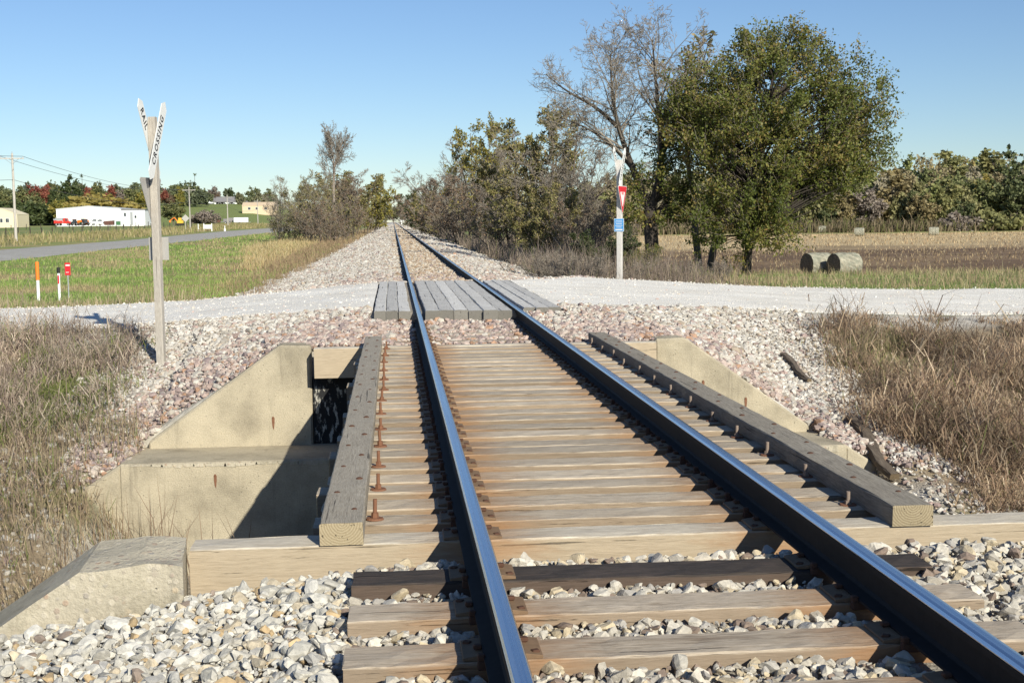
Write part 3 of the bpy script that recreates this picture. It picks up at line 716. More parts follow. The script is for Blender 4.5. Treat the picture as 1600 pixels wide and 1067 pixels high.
stones('far_ballast', P, S, np.where(K == 0, pal(rg, len(P), *PINK), np.where(K == 1, pal(rg, len(P), *TANS), pal(rg, len(P), *LIME) * .92)), SH1, 'pale stone ballast along the track beyond the plank crossing', rg)
# ------------------------------------------------------------------ signs and markers
def text_mesh(txt, size, name, bold=.012, sx=1.0, space=1.0):
    cu = bpy.data.curves.new('txt', 'FONT'); cu.body = txt; cu.size = size; cu.align_x = 'CENTER'; cu.align_y = 'CENTER'
    cu.offset = bold * size; cu.space_character = space; cu.extrude = .0012; cu.resolution_u = 3
    o = bpy.data.objects.new('txt', cu); C.objects.link(o); dg = bpy.context.evaluated_depsgraph_get()
    me = bpy.data.meshes.new_from_object(o.evaluated_get(dg)); bpy.data.objects.remove(o); me.name = name
    me.transform(Matrix.Diagonal((sx, 1, 1, 1))); me.materials.clear(); return me
# text space (x right, y up, z out) -> sign space (y right, z up, x out)
TX = Matrix(((0, 0, 1, 0), (1, 0, 0, 0), (0, 1, 0, 0), (0, 0, 0, 1)))
def blade_part(parent, ang, x, zc, L, W, txt, space=1.0, lead=0, xf=1):
    tip = W * .45; h = L / 2
    pts = [(-h, 0), (-h + tip, -W / 2), (h - tip, -W / 2), (h, 0), (h - tip, W / 2), (-h + tip, W / 2)]
    a = MB(); a.prism(pts, 'x', -.005, .005)
    me = a.mesh('blade'); me.transform(Matrix.Translation((x, 0, zc)) @ Matrix.Rotation(rad(ang), 4, 'X'))
    bl = ob('blade', me, M['sign_white'], parent)
    for t_, u in txt:
        t = text_mesh(t_, .150, 'lettering', .02, .92, space)
        t.transform(Matrix.Translation((x + .0065, 0, zc)) @ Matrix.Rotation(rad(ang), 4, 'X') @ TX @ Matrix.Translation((u, 0, 0)))
        ob('lettering', t, M['ink'], bl)
    for u in (-.02, .02):
        a = MB(); a.cyl((0, u * 4, 0), (.014, u * 4, 0), .012, n=8); q = a.mesh('bolt'); q.transform(Matrix.Translation((x, 0, zc)) @ Matrix.Rotation(rad(ang), 4, 'X'))
        ob('bolt', q, M['grey_metal'], bl)
    return bl
def tri(side, r=.03):
    h = side * .866; return [(-side / 2 + r, 0), (side / 2 - r, 0), (side / 2 - r * .2, -r), (r * .5, -h + r * .3), (-r * .5, -h + r * .3), (-side / 2 + r * .2, -r)]
def yield_part(parent, x, ztop, side, front=1):
    a = MB(); a.prism([(u, v + ztop) for u, v in tri(side)], 'x', x - .003, x + .003); pl = a.build('yield_plate', M['sign_back'], parent)
    e = .0045 * front
    def face(s, dz, m, name, k):
        a = MB(); a.prism([(u, v + ztop - dz) for u, v in tri(s)], 'x', x + e * k - .0008, x + e * k + .0008); return a.build(name, m, pl)
    face(side * .985, .004, M['sign_white'], 'white_border', 1.0)
    face(side * .93, .016, M['red'], 'red_face', 1.5)
    face(side * .52, side * .185, M['sign_white'], 'white_centre', 2.0)
    t = text_mesh('YIELD', side * .10, 'lettering', .02, 1)
    t.transform(Matrix.Translation((x + e * 2.5, 0, ztop - side * .235)) @ (TX if front > 0 else Matrix.Rotation(math.pi, 4, 'Z') @ TX)); ob('lettering', t, M['red'], pl)
    return pl
def crossbuck(loc, rz, top, label, post_m, zc, L, post=.105, tilt=0):
    t = thing('crossbuck_sign', label, 'railroad sign', loc, rz, 'crossbuck signs at the crossing')
    me = timber(top + .5, post * 1.05, post, 18, .01, .002, 0, .1)
    me.transform(Matrix.Translation((0, 0, (top - .5) / 2)) @ Matrix.Rotation(rad(90), 4, 'Y') @ Matrix.Translation((0, 0, post / 2)))
    ob('post', me, post_m, t)
    blade_part(t, 61, post / 2 + .012, zc, L, .19, [('CROSSING', 0)], 1.3)
    blade_part(t, -61, -post / 2 - .012, zc, L, .19, [('RAIL', -L * .26), ('ROAD', L * .26)], 1.2)
    return t, post
gz = float(H(-3.41, 19.0))
t, pw = crossbuck((-3.41, 19.0, gz), rad(-12.5), 2.85 - gz, 'tall crossbuck on a weathered post left of the track, its lettering readable', M['post'], 2.52 - gz, 1.30)
yield_part(t, -pw / 2 - .012, 1.985 - gz, .762, -1)
a = MB(); a.box((-.15, pw / 2 + .002, .80 - gz), (.15, pw / 2 + .006, 1.13 - gz), .001); a.build('number_plate', M['sign_back'], t)
gz2 = float(H(6.22, 35.0))
t, pw = crossbuck((6.22, 35.0, gz2), rad(-26), 2.93 - gz2, 'crossbuck with red yield sign and blue plate on a pale post right of track', M['post_white'], 2.72 - gz2, 1.26, .135)
yield_part(t, pw / 2 + .01, 2.22 - gz2, .90, 1)
a = MB(); a.box((-.14, -pw / 2 - .008, .97 - gz2), (.14, -pw / 2 - .003, 1.33 - gz2), .001); bp = a.build('blue_plate', M['sign_white'], t)
a = MB(); a.box((-.13, -pw / 2 - .0105, .98 - gz2), (.13, -pw / 2 - .0085, 1.32 - gz2)); a.build('blue_face', M['blue'], bp)
a = MB()
for k, (zz, w_) in enumerate(((1.27, .09), (1.225, .10), (1.18, .085), (1.135, .10), (1.09, .075))): a.box((-w_, -pw / 2 - .012, zz - .006 - gz2), (w_, -pw / 2 - .011, zz + .006 - gz2))
a.box((-.10, -pw / 2 - .012, 1.005 - gz2), (.10, -pw / 2 - .011, 1.04 - gz2)); a.build('white_rows', M['sign_white'], bp)

def gpt(x, y): return (x, y, float(H(x, y)))
t = thing('marker_post', 'tall utility marker post, orange above white, in the grass at left', 'marker post', gpt(-9.69, 36))
a = MB(); a.cyl((0, 0, -.2), (0, 0, .56), .042, n=14); a.build('lower_tube', M['white'], t)
a = MB(); a.cyl((0, 0, .56), (0, 0, 1.04), .050, n=14); a.ball((0, 0, 1.04), .05, 2, (1, 1, .5)); a.build('orange_sleeve', M['orange'], t)
t = thing('marker_post', 'shorter white marker post with a black cap, between orange post and red plate', 'marker post', gpt(-9.13, 36))
a = MB(); a.cyl((0, 0, -.2), (0, 0, .74), .036, n=14); a.build('lower_tube', M['white'], t)
a = MB(); a.cyl((0, 0, .74), (0, 0, .88), .042, n=14); a.ball((0, 0, .88), .042, 2, (1, 1, .6)); a.build('cap', M['black'], t)
a = MB(); a.box((-.02, -.0385, .45), (.02, -.035, .68), .001); a.build('warning_strip', M['red'], t)
t = thing('marker_sign', 'small red warning plate on a thin grey stake beside the white marker post', 'marker sign', gpt(-8.93, 36.2))
a = MB(); a.box((-.014, -.006, -.2), (.014, .006, 1.0)); a.build('stake', M['grey_metal'], t)
a = MB(); a.box((-.075, -.012, .68), (.075, -.007, 1.02), .002); pl = a.build('plate', M['red'], t)
a = MB(); a.box((-.05, -.0145, .93), (.06, -.0128, .97)); a.box((-.05, -.0145, .75), (.03, -.0128, .765)); a.build('white_bars', M['sign_white'], pl)
# two pieces of broken timber on the right gravel bank and a stick on the left
def driftwood(p, q, w, label, cat='driftwood', name='driftwood'):
    p = Vector(p); q = Vector(q); d = q - p
    me = timber(d.length, w, w * .6, 14, w * .15, w * .07, 1, 1.0)
    for v in me.vertices:
        u = v.co.y / d.length; v.co.x *= 1 - .75 * max(0, u) ** 1.5; v.co.x += math.sin(u * 5) * w * .4; v.co.z *= 1 - .5 * abs(u)
    o = ob(name, me, M['drift'], None, (p + q) / 2 + Vector((0, 0, w * .35 + .07))); o.rotation_euler = d.to_track_quat('Y', 'Z').to_euler(); tag(o, label, cat)
def gp(px, py, n=400):
    """where the sight line through a point of the photograph meets the ground"""
    p, psi, rho = rad(5.439), rad(5.233), rad(.6)
    fw = np.array([math.sin(psi) * math.cos(p), math.cos(psi) * math.cos(p), -math.sin(p)]); r0 = np.array([math.cos(psi), -math.sin(psi), 0]); u0 = np.cross(r0, fw)
    r = math.cos(rho) * r0 - math.sin(rho) * u0; u = math.sin(rho) * r0 + math.cos(rho) * u0
    d = fw * 2000 + r * (px - 800) + u * (533.5 - py); d = d / d[1]; yy = np.geomspace(3, 900, 4000)
    zz = 1.334 + d[2] * yy; hh = H(d[0] * yy, yy); k = np.argmax(zz < hh); return (d[0] * yy[k], yy[k], hh[k])
driftwood(gp(1325, 664), gp(1402, 757), .15, 'long dark splintered timber lying on the right gravel bank above the weeds')
driftwood(gp(1222, 562), gp(1268, 604), .10, 'shorter dark broken stick lying higher up the right gravel bank')
# ------------------------------------------------------------------ grass, weeds, stubble
def blades(name, x, y, h, w, lean, col, label, rg, cat='grass', z=None, tangle=None, stuff=True):
    n = len(x); z = H(x, y) - .02 if z is None else z
    a = rg.uniform(0, 2 * np.pi, n); b = rg.uniform(0, 2 * np.pi, n)
    L = np.abs(rg.normal(0, lean, n)); L = L / np.sqrt(1 + L * L); dx, dy = np.cos(a) * L, np.sin(a) * L; up = np.sqrt(1 - L * L)
    if tangle is not None:      # part of the mass lies every way, broken and matted
        q = rg.uniform(size=n) < tangle; up = np.where(q, rg.uniform(-.25, .75, n), up); L2 = np.sqrt(1 - up * up); dx = np.where(q, np.cos(a) * L2, dx); dy = np.where(q, np.sin(a) * L2, dy); z = z + np.where(q, rg.uniform(.02, .75, n) * h, 0); h = np.where(q, h * rg.uniform(.35, .8, n), h)
    wx, wy = np.cos(b) * w * .5, np.sin(b) * w * .5
    P0 = np.stack([x, y, z], -1); P1 = P0 + np.stack([dx * .3, dy * .3, .35 + .25 * up], -1) * h[:, None]
    P2 = P0 + np.stack([dx, dy, .12 + .88 * up], -1) * h[:, None]
    Wv = np.stack([wx, wy, 0 * wx], -1)
    V = np.stack([P0 - Wv, P0 + Wv, P1 + Wv * .8, P1 - Wv * .8, P2], 1).reshape(-1, 3)
    i = np.arange(n)[:, None] * 5
    Fq = i + np.array([[0, 1, 2, 3]]); Ft = i + np.array([[3, 2, 4]])
    o = ob(name, npmesh(name, V, [Fq, Ft], np.repeat(col, 5, 0)), M['blade'])
    return tag(o, label, cat, kind='stuff' if stuff else None)
def cols(rg, n, cs, wts, var=.2): return np.clip(np.array(cs)[rg.choice(len(cs), n, p=np.array(wts) / sum(wts))] * rg.uniform(1 - var, 1 + var, (n, 1)), 0, 1)
def cloud(rg, n, x0, x1, y0, y1, f, s=1.5, seed=61, clump=.5):
    x = rg.uniform(x0, x1, n); y = rg.uniform(y0, y1, n)
    k = f(x, y) & (rg.uniform(size=n) < (1 - clump) + clump * sm((fbm(x, y, s, seed) - .35) * 4)); return x[k], y[k]
DRY = [(.44, .355, .27), (.34, .26, .205), (.26, .19, .16), (.54, .455, .35), (.17, .19, .06)]
# weeds of the left creek bank
rg = np.random.default_rng(31)
def fl(x, y):
    a = np.abs(x - XC); return (a > 5.15 + (fbm(x, y, 1.2, 71) - .5) * 1.5 + rg.normal(0, .22, len(x))) & (y < edgeN(x) - .15) & (rg.uniform(size=len(x)) < np.where(y < 16.2, .6, 1))
x, y = cloud(rg, 170000, -13, -3.4, 10.5, 24.5, fl, 1.0, 61, .6)
h = rg.gamma(7, .05, len(x)) * (.4 + 1.0 * sm((fbm(x, y, .9, 62) - .25) * 2.2)) * np.where(y < 17, .72, 1)
gn = fbm(x, y, 1.1, 63) > .56
pt = (.62 + .75 * fbm(x, y, .7, 95))[:, None]
c = pt * np.where(gn[:, None] & (h < .34)[:, None], cols(rg, len(x), [(.16, .20, .055), (.22, .24, .08)], [1, 1]), cols(rg, len(x), DRY, [30, 26, 18, 16, 6]))
blades('dry_weeds', x, y, h, rg.uniform(.005, .015, len(x)), 1.0, c, 'dense dry beige weeds on the left creek bank', rg, 'weeds', tangle=.68)
# weeds of the right bank
rg = np.random.default_rng(32)
def fr(x, y):
    a = np.abs(x - XC); return (a > 5.1 + (fbm(x, y, 1.4, 72) - .5) * 1.5 + .9 * sm((y - 17) / 2.5) + rg.normal(0, .2, len(x))) & (y < edgeN(x) - .35 - np.maximum(0, fbm(x, y, 1.6, 73) - .42) * 6)
x, y = cloud(rg, 300000, 5.4, 17, 8.2, 26, fr, 1.1, 64, .75)
h = rg.gamma(7, .06, len(x)) * (.3 + .95 * sm((fbm(x, y, .9, 65) - .25) * 2.2)) * (1 - .35 * sm((y - edgeN(x) + 2.5) / 2))
c = (.15 + 1.6 * fbm(x, y, .55, 96))[:, None] * cols(rg, len(x), [(.40, .295, .195), (.31, .215, .145), (.215, .15, .11), (.50, .40, .285), (.16, .17, .065)], [30, 30, 20, 14, 3])
blades('dry_weeds', x, y, h, rg.uniform(.006, .017, len(x)), 1.4, c, 'tangled dry brown weeds on the right creek bank', rg, 'weeds', tangle=.75)
x, y = cloud(rg, 9000, 12.8, 24, 22, 27.5, lambda x, y: (y < edgeN(x) + .1) & (y > edgeN(x) - 1.4), .9, 66, .8)
blades('green_grass', x, y, rg.uniform(.08, .3, len(x)), rg.uniform(.008, .016, len(x)), .5, cols(rg, len(x), [(.17, .24, .06), (.25, .29, .10), (.4, .33, .2)], [3, 2, 2]), 'green grass along the near edge of the right gravel road', rg)
# a few patches on the right gravel slope
x = np.concatenate([rg.normal(cx, .32, 700) for cx in (7.0, 7.6, 8.3)]); y = np.concatenate([rg.normal(cy, .28, 700) for cy in (18.6, 19.6, 20.0)])
blades('grass_tufts', x, y, rg.uniform(.08, .32, len(x)), rg.uniform(.006, .012, len(x)), .8, cols(rg, len(x), [(.36, .29, .18), (.27, .22, .13), (.2, .2, .08)], [3, 3, 2]), 'dry grass tufts on the white gravel slope', rg)
# stalks and grass at the foot of the left walls
x, y = cloud(rg, 40000, -6.2, -1.4, 6.6, 16.5, lambda x, y: (x < -1.9 + (y - 8) * -.12) , .7, 67, .7)
zz = np.maximum(H(x, y), -2.6) - .02
blades('ditch_grass', x, y, rg.gamma(6, .045, len(x)), rg.uniform(.005, .010, len(x)), .5, cols(rg, len(x), [(.42, .335, .22), (.32, .245, .165), (.22, .165, .12), (.19, .22, .075)], [4, 3, 2, 1.4]), 'dry and green grass in the creek bed beside the concrete walls', rg, z=zz, tangle=.45)
n = 150; x = rg.normal(-2.75, .55, n); y = rg.uniform(12.2, 14.3, n); 
blades('weed_stalks', x, y, rg.uniform(.5, 1.25, n), rg.uniform(.008, .013, n), .3, cols(rg, n, [(.22, .15, .10), (.30, .22, .15)], [1, 1]), 'tall bare weed stalks in front of the lower concrete wall', rg, 'weeds', z=np.full(n, -2.55))
# left meadow
GREEN = [(.26, .36, .09), (.20, .30, .07), (.33, .40, .14), (.40, .37, .19)]
rg = np.random.default_rng(33)
def meadow(x, y): return (x < -4.4) & (x > -21.2) & (y > edgeF(x) + .15)
for (n, ya, yb, wd, hh) in ((60000, 29, 52, .014, .13), (26000, 52, 100, .03, .16), (14000, 100, 220, .07, .2)):
    x, y = cloud(rg, n, -21.2, -4.4, ya, yb, meadow, 3, 68, .35)
    dryk = (fbm(x, y, 3, 1) * .6 + fbm(x, y, .8, 2) * .4) + rg.normal(0, .05, len(x)) > .55
    c = np.where(dryk[:, None], cols(rg, len(x), [(.44, .36, .20), (.36, .31, .16)], [1, 1]), cols(rg, len(x), GREEN, [4, 4, 2, 1]))
    blades('meadow_grass', x, y, rg.gamma(6, hh / 6, len(x)) * np.where(dryk, 1.2, .9), rg.uniform(.6, 1.3, len(x)) * wd, .8, c, 'short green grass with straw coloured patches left of the track', rg)
# tan strip along the gravel road and golden grass along the ballast
x, y = cloud(rg, 16000, -16, -4.2, 28.4, 34, lambda x, y: (y > edgeF(x) + .1) & (y < edgeF(x) + 1.0 + 3.2 * fbm(x, y, 2.5, 69)), 1.2, 70, .5)
blades('verge_grass', x, y, rg.gamma(6, .045, len(x)), rg.uniform(.008, .016, len(x)), .6, cols(rg, len(x), [(.46, .37, .24), (.38, .30, .19), (.22, .24, .08)], [4, 3, 2]), 'pale dry grass along the far edge of the left gravel road', rg)
def gold(x, y): 
    a = XC - x; return (a > 5.0 + (fbm(x, y, 2, 74) - .5)) & (a < 6.6 + np.clip(y - 48, 0, 60) * .11 + (fbm(x, y, 4, 75) - .5) * 3)
for (n, ya, yb, wd) in ((16000, 37, 62, .016), (20000, 62, 130, .03), (9000, 130, 260, .07)):
    x, y = cloud(rg, n, -16, -3.6, ya, yb, gold, 2, 76, .4)
    c = np.where((XC - x < 6.6 + .02 * (y - 40))[:, None], cols(rg, len(x), [(.34, .245, .15), (.27, .19, .12), (.4, .31, .18)], [3, 3, 2]), cols(rg, len(x), [(.50, .385, .20), (.44, .33, .165), (.54, .45, .27)], [4, 3, 2]))
    blades('golden_grass', x, y, rg.gamma(8, .05, len(x)) * np.where(y < 55, .6, 1), rg.uniform(.6, 1.3, len(x)) * wd, .7, c, 'tall golden dry grass beside the left ballast shoulder', rg)
# right of the track: grey-brown brush, then the verge of the field
rg = np.random.default_rng(34)
def brush(x, y): return (x - XC > 4.0 + (fbm(x, y, 2, 77) - .5) * .8) & (x - XC < 8.2 + (fbm(x, y, 3, 78) - .5) * 3) & (y > edgeF(x) + .2 + 1.2 * sm((x - 5.5) / 2))
for (n, ya, yb, wd, hh) in ((42000, 33, 52, .013, .62), (26000, 52, 110, .03, .75), (12000, 110, 260, .08, .9)):
    x, y = cloud(rg, n, 4.6, 14, ya, yb, brush, 1.8, 79, .55)
    near = sm((y - edgeF(x)) / 4)
    c = cols(rg, len(x), [(.29, .23, .185), (.22, .17, .14), (.37, .295, .22), (.17, .18, .07)], [4, 4, 3, 1])
    blades('dry_brush', x, y, rg.gamma(8, hh / 8, len(x)) * (.35 + .65 * near) * (.45 + 1.0 * sm((fbm(x, y, 1.3, 97) - .3) * 2.5)), rg.uniform(.5, 1.1, len(x)) * wd, 1.0, c, 'grey brown dry brush on the right side of the track', rg, 'brush')
x, y = cloud(rg, 46000, 8.6, 46, 33, 62, lambda x, y: (y > edgeF(x) + .15) & (y < 50 + fbm(x, y, 3, 80) * 6), 2.0, 81, .5)
gk = fbm(x, y, 3.5, 82) + rg.normal(0, .08, len(x)) > .46
c = np.where(gk[:, None], cols(rg, len(x), [(.21, .27, .085), (.26, .30, .11), (.36, .34, .18), (.42, .36, .22)], [3, 3, 3, 3]), cols(rg, len(x), [(.42, .33, .2), (.34, .26, .16)], [1, 1]))
blades('verge_grass', x, y, rg.gamma(5, .04, len(x)) * np.where(gk, 1, 1.5), rg.uniform(.010, .022, len(x)), 1.0, c, 'green and straw grass between the right gravel road and the field', rg)
# corn stubble in rows
rg = np.random.default_rng(35)
n = 60000; x = rg.uniform(8, 190, n); y = np.where(rg.uniform(size=n) < .55, rg.uniform(58, 125, n), rg.uniform(110, 230, n)); y = np.round(y / 1.1) * 1.1 + rg.normal(0, .22, n)
k = (x - XC > 8 + .02 * y) & (rg.uniform(size=n) < .25 + .75 * sm((fbm(x, y * 2, 9, 8) - .38) * 5) + .5 * (y > 140)); x, y = x[k], y[k]
blades('corn_stubble', x, y, rg.gamma(6, .038, len(x)) * np.where(y > 125, 1.3, 1), rg.uniform(.02, .05, len(x)) * (1 + y / 120), .9, np.where((y > 118)[:, None], 1, .72) * cols(rg, len(x), [(.54, .41, .24), (.44, .32, .19), (.60, .49, .31), (.28, .19, .12)], [4, 3, 2, 2]), 'straw coloured corn stubble in the brown field', rg, 'stubble')
# tan roadside beyond the paved road
x, y = cloud(rg, 26000, -60, -32.6, 50, 420, lambda x, y: x > -46 - (fbm(x, y, 20, 83)) * 10, 6, 84, .6)
blades('roadside_grass', x, y, rg.gamma(6, .09, len(x)), rg.uniform(.04, .10, len(x)) * (.6 + y / 220), .5, cols(rg, len(x), [(.40, .33, .18), (.33, .28, .13), (.24, .25, .09)], [3, 3, 2]), 'tan grass between the paved road and the pasture fence', rg)

# ------------------------------------------------------------------ trees
class Tubes:
    def __init__(s): s.d = {}
    def add(s, P, R): s.d.setdefault(len(P), []).append((P, R))
    def mesh(s, name, sides=4):
        Vs, Fs, base = [], [], 0
        for n, L in s.d.items():
            P = np.array([p for p, r in L], float); R = np.array([r for p, r in L], float); m = len(L)
            T = np.gradient(P, axis=1); T /= np.linalg.norm(T, axis=2, keepdims=True) + 1e-9
            ref = np.where(np.abs(T[..., 2:3]) > .85, np.array([1., 0, 0]), np.array([0, 0, 1.]))
            U = np.cross(T, ref); U /= np.linalg.norm(U, axis=2, keepdims=True) + 1e-9; W = np.cross(T, U)
            sd = sides if n < 8 else max(8, sides)
            an = np.arange(sd) * 2 * np.pi / sd
            ringv = P[:, :, None, :] + R[:, :, None, None] * (np.cos(an)[None, None, :, None] * U[:, :, None, :] + np.sin(an)[None, None, :, None] * W[:, :, None, :])
            Vs.append(ringv.reshape(-1, 3))
            i = np.arange(m)[:, None, None] * n * sd + np.arange(n - 1)[None, :, None] * sd; k = np.arange(sd)[None, None, :]; k2 = (k + 1) % sd
            Fs.append((np.stack([i + k, i + k2, i + k2 + sd, i + k + sd], -1) + base).reshape(-1, 4)); base += m * n * sd
        return npmesh(name, np.concatenate(Vs), Fs, None, True)
def path(p, d, L, n, rg, wob=.18, up=.08):
    P = [np.array(p, float)]; d = np.array(d, float); d /= np.linalg.norm(d)
    for i in range(n - 1):
        d = d + rg.normal(size=3) * wob + np.array([0, 0, up]); d /= np.linalg.norm(d); P.append(P[-1] + d * L / (n - 1))
    return np.array(P)
def resample(P, n):
    P = np.array(P, float); s = np.r_[0, np.cumsum(np.linalg.norm(np.diff(P, axis=0), axis=1))]; t = np.linspace(0, s[-1], n)
    # smooth by Catmull-Rom style averaging
    Q = np.stack([np.interp(t, s, P[:, k]) for k in range(3)], -1)
    for _ in range(2): Q[1:-1] = Q[:-2] * .25 + Q[1:-1] * .5 + Q[2:] * .25
    return Q
def ramify(P, r0, L, lev, kids, T, tips, rg, ratio=.55, ang=(.5, 1.0), t0=.25, up=.06, wob=.16, rmin=.006, flat=1.0):
    if lev == 0: return
    nk = kids[-lev]; n = len(P)
    for j in range(nk):
        t = t0 + (1 - t0) * (j + rg.uniform(0, 1)) / nk; f = t * (n - 1); i = min(int(f), n - 2)
        p = P[i] + (P[i + 1] - P[i]) * (f - i); tg = P[i + 1] - P[i]; tg /= np.linalg.norm(tg) + 1e-9
        q = rg.normal(size=3) * np.array([1, 1, .6]); q -= tg * (q @ tg); q /= np.linalg.norm(q) + 1e-9
        A = rg.uniform(*ang); d = tg * math.cos(A) + q * math.sin(A)
        l = L * ratio * rg.uniform(.6, 1.25) * (1.15 - .6 * t); m = 5 if lev > 2 else 4
        r = max(rmin, r0 * (1 - .75 * t) * .55)
        Q = path(p, d, l, m, rg, wob, up); T.add(Q, np.linspace(r, max(rmin * .6, r * .3), m))
        if lev <= 1: tips.append(Q)
        ramify(Q, r, l, lev - 1, kids, T, tips, rg, ratio, ang, .2, up, wob, rmin)
def leaves(pos_, size, rg, aspect=.6, droop=0):
    n = len(pos_); a = rg.normal(size=(n, 3)); a[:, 2] -= droop; a /= np.linalg.norm(a, axis=1)[:, None]
    b = rg.normal(size=(n, 3)); b -= a * (a * b).sum(1)[:, None]; b /= np.linalg.norm(b, axis=1)[:, None]
    s = size * rg.uniform(.6, 1.35, (n, 1)); a = a * s; b = b * s * aspect * .5
    V = np.stack([pos_, pos_ + a * .5 + b, pos_ + a, pos_ + a * .5 - b], 1).reshape(-1, 3)
    return V, np.arange(n * 4).reshape(-1, 4)
def leafmesh(name, P, size, rg, tone=None, aspect=.6):
    V, F = leaves(P, size, rg, aspect); r = rg.uniform(0, 1, len(P)) if tone is None else np.clip(tone + rg.normal(0, .16, len(P)), 0, 1)
    return npmesh(name, V, [F], np.repeat(np.stack([r, r, r], -1), 4, 0))
def in_ell(rg, n, E, shell=.55):
    """points in a union of ellipsoids (x,y,z,rx,ry,rz), fuller towards the outside"""
    v = np.array([e[3] * e[4] * e[5] for e in E]) ** .8; k = rg.choice(len(E), n, p=v / v.sum()); e = np.array(E)[k]
    d = rg.normal(size=(n, 3)); d /= np.linalg.norm(d, axis=1)[:, None]; r = rg.uniform(0, 1, n) ** shell
    return e[:, :3] + d * r[:, None] * e[:, 3:6], d
def clump_tree(seed, E, trunk, r0, nclump, nleaf, lsize, crad, name='crown', limbs=True, minz=.5, twigs=5, gap=.0):
    """leafy tree: limbs curve from the trunk to clumps spread through the crown volume; leaves sit on twigs of each clump"""
    rg = np.random.default_rng(seed); Tk = Tubes(); Tc = Tubes()
    tr = resample(trunk, 10); Tk.add(tr, r0 * np.linspace(1.0, .35, 10) * np.r_[1.35, 1.05, np.ones(8)])
    cs, dr = in_ell(rg, nclump, E, .45); cs[:, 2] = np.maximum(cs[:, 2], minz)
    P, tone = [], []
    for c, d in zip(cs, dr):
        hd = math.hypot(c[0] - tr[-1][0], c[1] - tr[-1][1]); zt = np.clip(c[2] - hd * rg.uniform(.5, 1.0), tr[2][2], tr[-1][2])
        i = int(np.argmin(np.abs(tr[:, 2] - zt))); s = tr[i]; mid = s * .5 + c * .5 + np.array([0, 0, .12 * hd]) + rg.normal(size=3) * .12
        t_ = np.linspace(0, 1, 7)[:, None]; B = (1 - t_) ** 2 * s + 2 * t_ * (1 - t_) * mid + t_ ** 2 * c
        if limbs: Tk.add(B, np.linspace(max(.014, r0 * .22), .008, 7))
        out = (c - s); out /= np.linalg.norm(out) + 1e-9; tn = rg.uniform(.2, .8)
        for k in range(twigs):
            dd = out * 1.0 + rg.normal(size=3) * .55 + np.array([0, 0, .3]); Q = path(c, dd, crad * rg.uniform(.7, 2.0), 4, rg, .16, .06)
            if limbs: Tc.add(Q, np.linspace(.008, .004, 4))
            m = max(1, int(nleaf / twigs * rg.uniform(.5, 1.5))); u = rg.uniform(.05, 1, m) * 3; ii = np.minimum(u.astype(int), 2)
            P.append(Q[ii] + (Q[ii + 1] - Q[ii]) * (u - ii)[:, None] + rg.normal(size=(m, 3)) * crad * .16); tone.append(np.full(m, tn))
    P = np.concatenate(P); tone = np.concatenate(tone); P[:, 2] = np.maximum(P[:, 2], .1)
    return Tk, Tc, P, tone, rg
LM = {}
LM['hack'] = leafmat('olive_green_leaf_mat', [(0, (.068, .088, .02)), (.35, (.12, .145, .03)), (.65, (.185, .185, .045)), (.85, (.26, .21, .065)), (1, (.32, .215, .08))])
LM['olive'] = leafmat('olive_brown_leaf_mat', [(0, (.14, .14, .05)), (.5, (.26, .24, .085)), (.8, (.34, .28, .12)), (1, (.40, .31, .17))])
LM['yellow'] = leafmat('yellow_green_leaf_mat', [(0, (.15, .155, .035)), (.5, (.28, .255, .06)), (1, (.42, .33, .09))])
LM['dark'] = leafmat('dark_green_leaf_mat', [(0, (.04, .058, .022)), (.6, (.08, .105, .038)), (1, (.14, .155, .06))])
LM['brown'] = leafmat('brown_leaf_mat', [(0, (.16, .11, .075)), (.5, (.25, .17, .11)), (1, (.34, .235, .15))])
LM['red'] = leafmat('red_leaf_mat', [(0, (.19, .06, .045)), (.6, (.32, .10, .07)), (1, (.40, .18, .11))])
LM['gold'] = leafmat('gold_leaf_mat', [(0, (.22, .18, .05)), (.5, (.35, .28, .08)), (1, (.44, .35, .12))])
LM['far'] = leafmat('far_olive_leaf_mat', [(0, (.115, .13, .055)), (.5, (.19, .20, .08)), (1, (.28, .26, .11))])
LM['grey'] = leafmat('grey_twig_leaf_mat', [(0, (.20, .165, .135)), (.5, (.29, .24, .20)), (1, (.37, .31, .25))])

def leafy(label, loc, seed, E, trunk, r0, nclump, nleaf, lsize, crad, lm, bark='bark', group=None, name='leafy_tree', **k):
    t = thing(name, label, 'tree', loc, 0, group)
    Tk, Tc, P, tone, rg = clump_tree(seed, E, trunk, r0, nclump, nleaf, lsize, crad, **k)
    ob('trunk', Tk.mesh('trunk', 5), M[bark], t)
    cr = ob('crown', leafmesh('crown', P, lsize, rg, tone), LM[lm], t)
    if Tc.d: ob('twigs', Tc.mesh('twigs', 3), M['twig'], cr)
    return t
gz = float(H(13.4, 48))
leafy('big broad olive green tree right of the yield sign, the largest leafy crown', (13.4, 48, gz), 101,
      [(.85, 0, 5.6, 3.2, 2.7, 2.9), (4.0, -.3, 5.9, 1.5, 1.5, 2.1), (-1.5, .2, 5.6, 1.5, 1.6, 2.2), (-1.0, -.2, 2.1, 1.5, 1.5, 1.4), (2.3, .2, 3.7, 2.4, 2.0, 1.5), (1.0, 0, 8.2, 1.4, 1.3, 1.25), (.3, -.4, 1.6, .9, .9, 1.1), (2.6, 0, 7.6, 1.2, 1.2, 1.2), (3.6, -.2, 4.2, 1.7, 1.4, 1.1), (.6, -1.0, 2.2, 1.3, 1.1, 1.2)],
      [(0, 0, -.3), (.1, 0, 1), (.25, .05, 2.2), (.5, 0, 4), (.8, .1, 6), (1.0, 0, 7.4)], .17, 620, 150, .11, .60, 'hack', 'bark_dark')
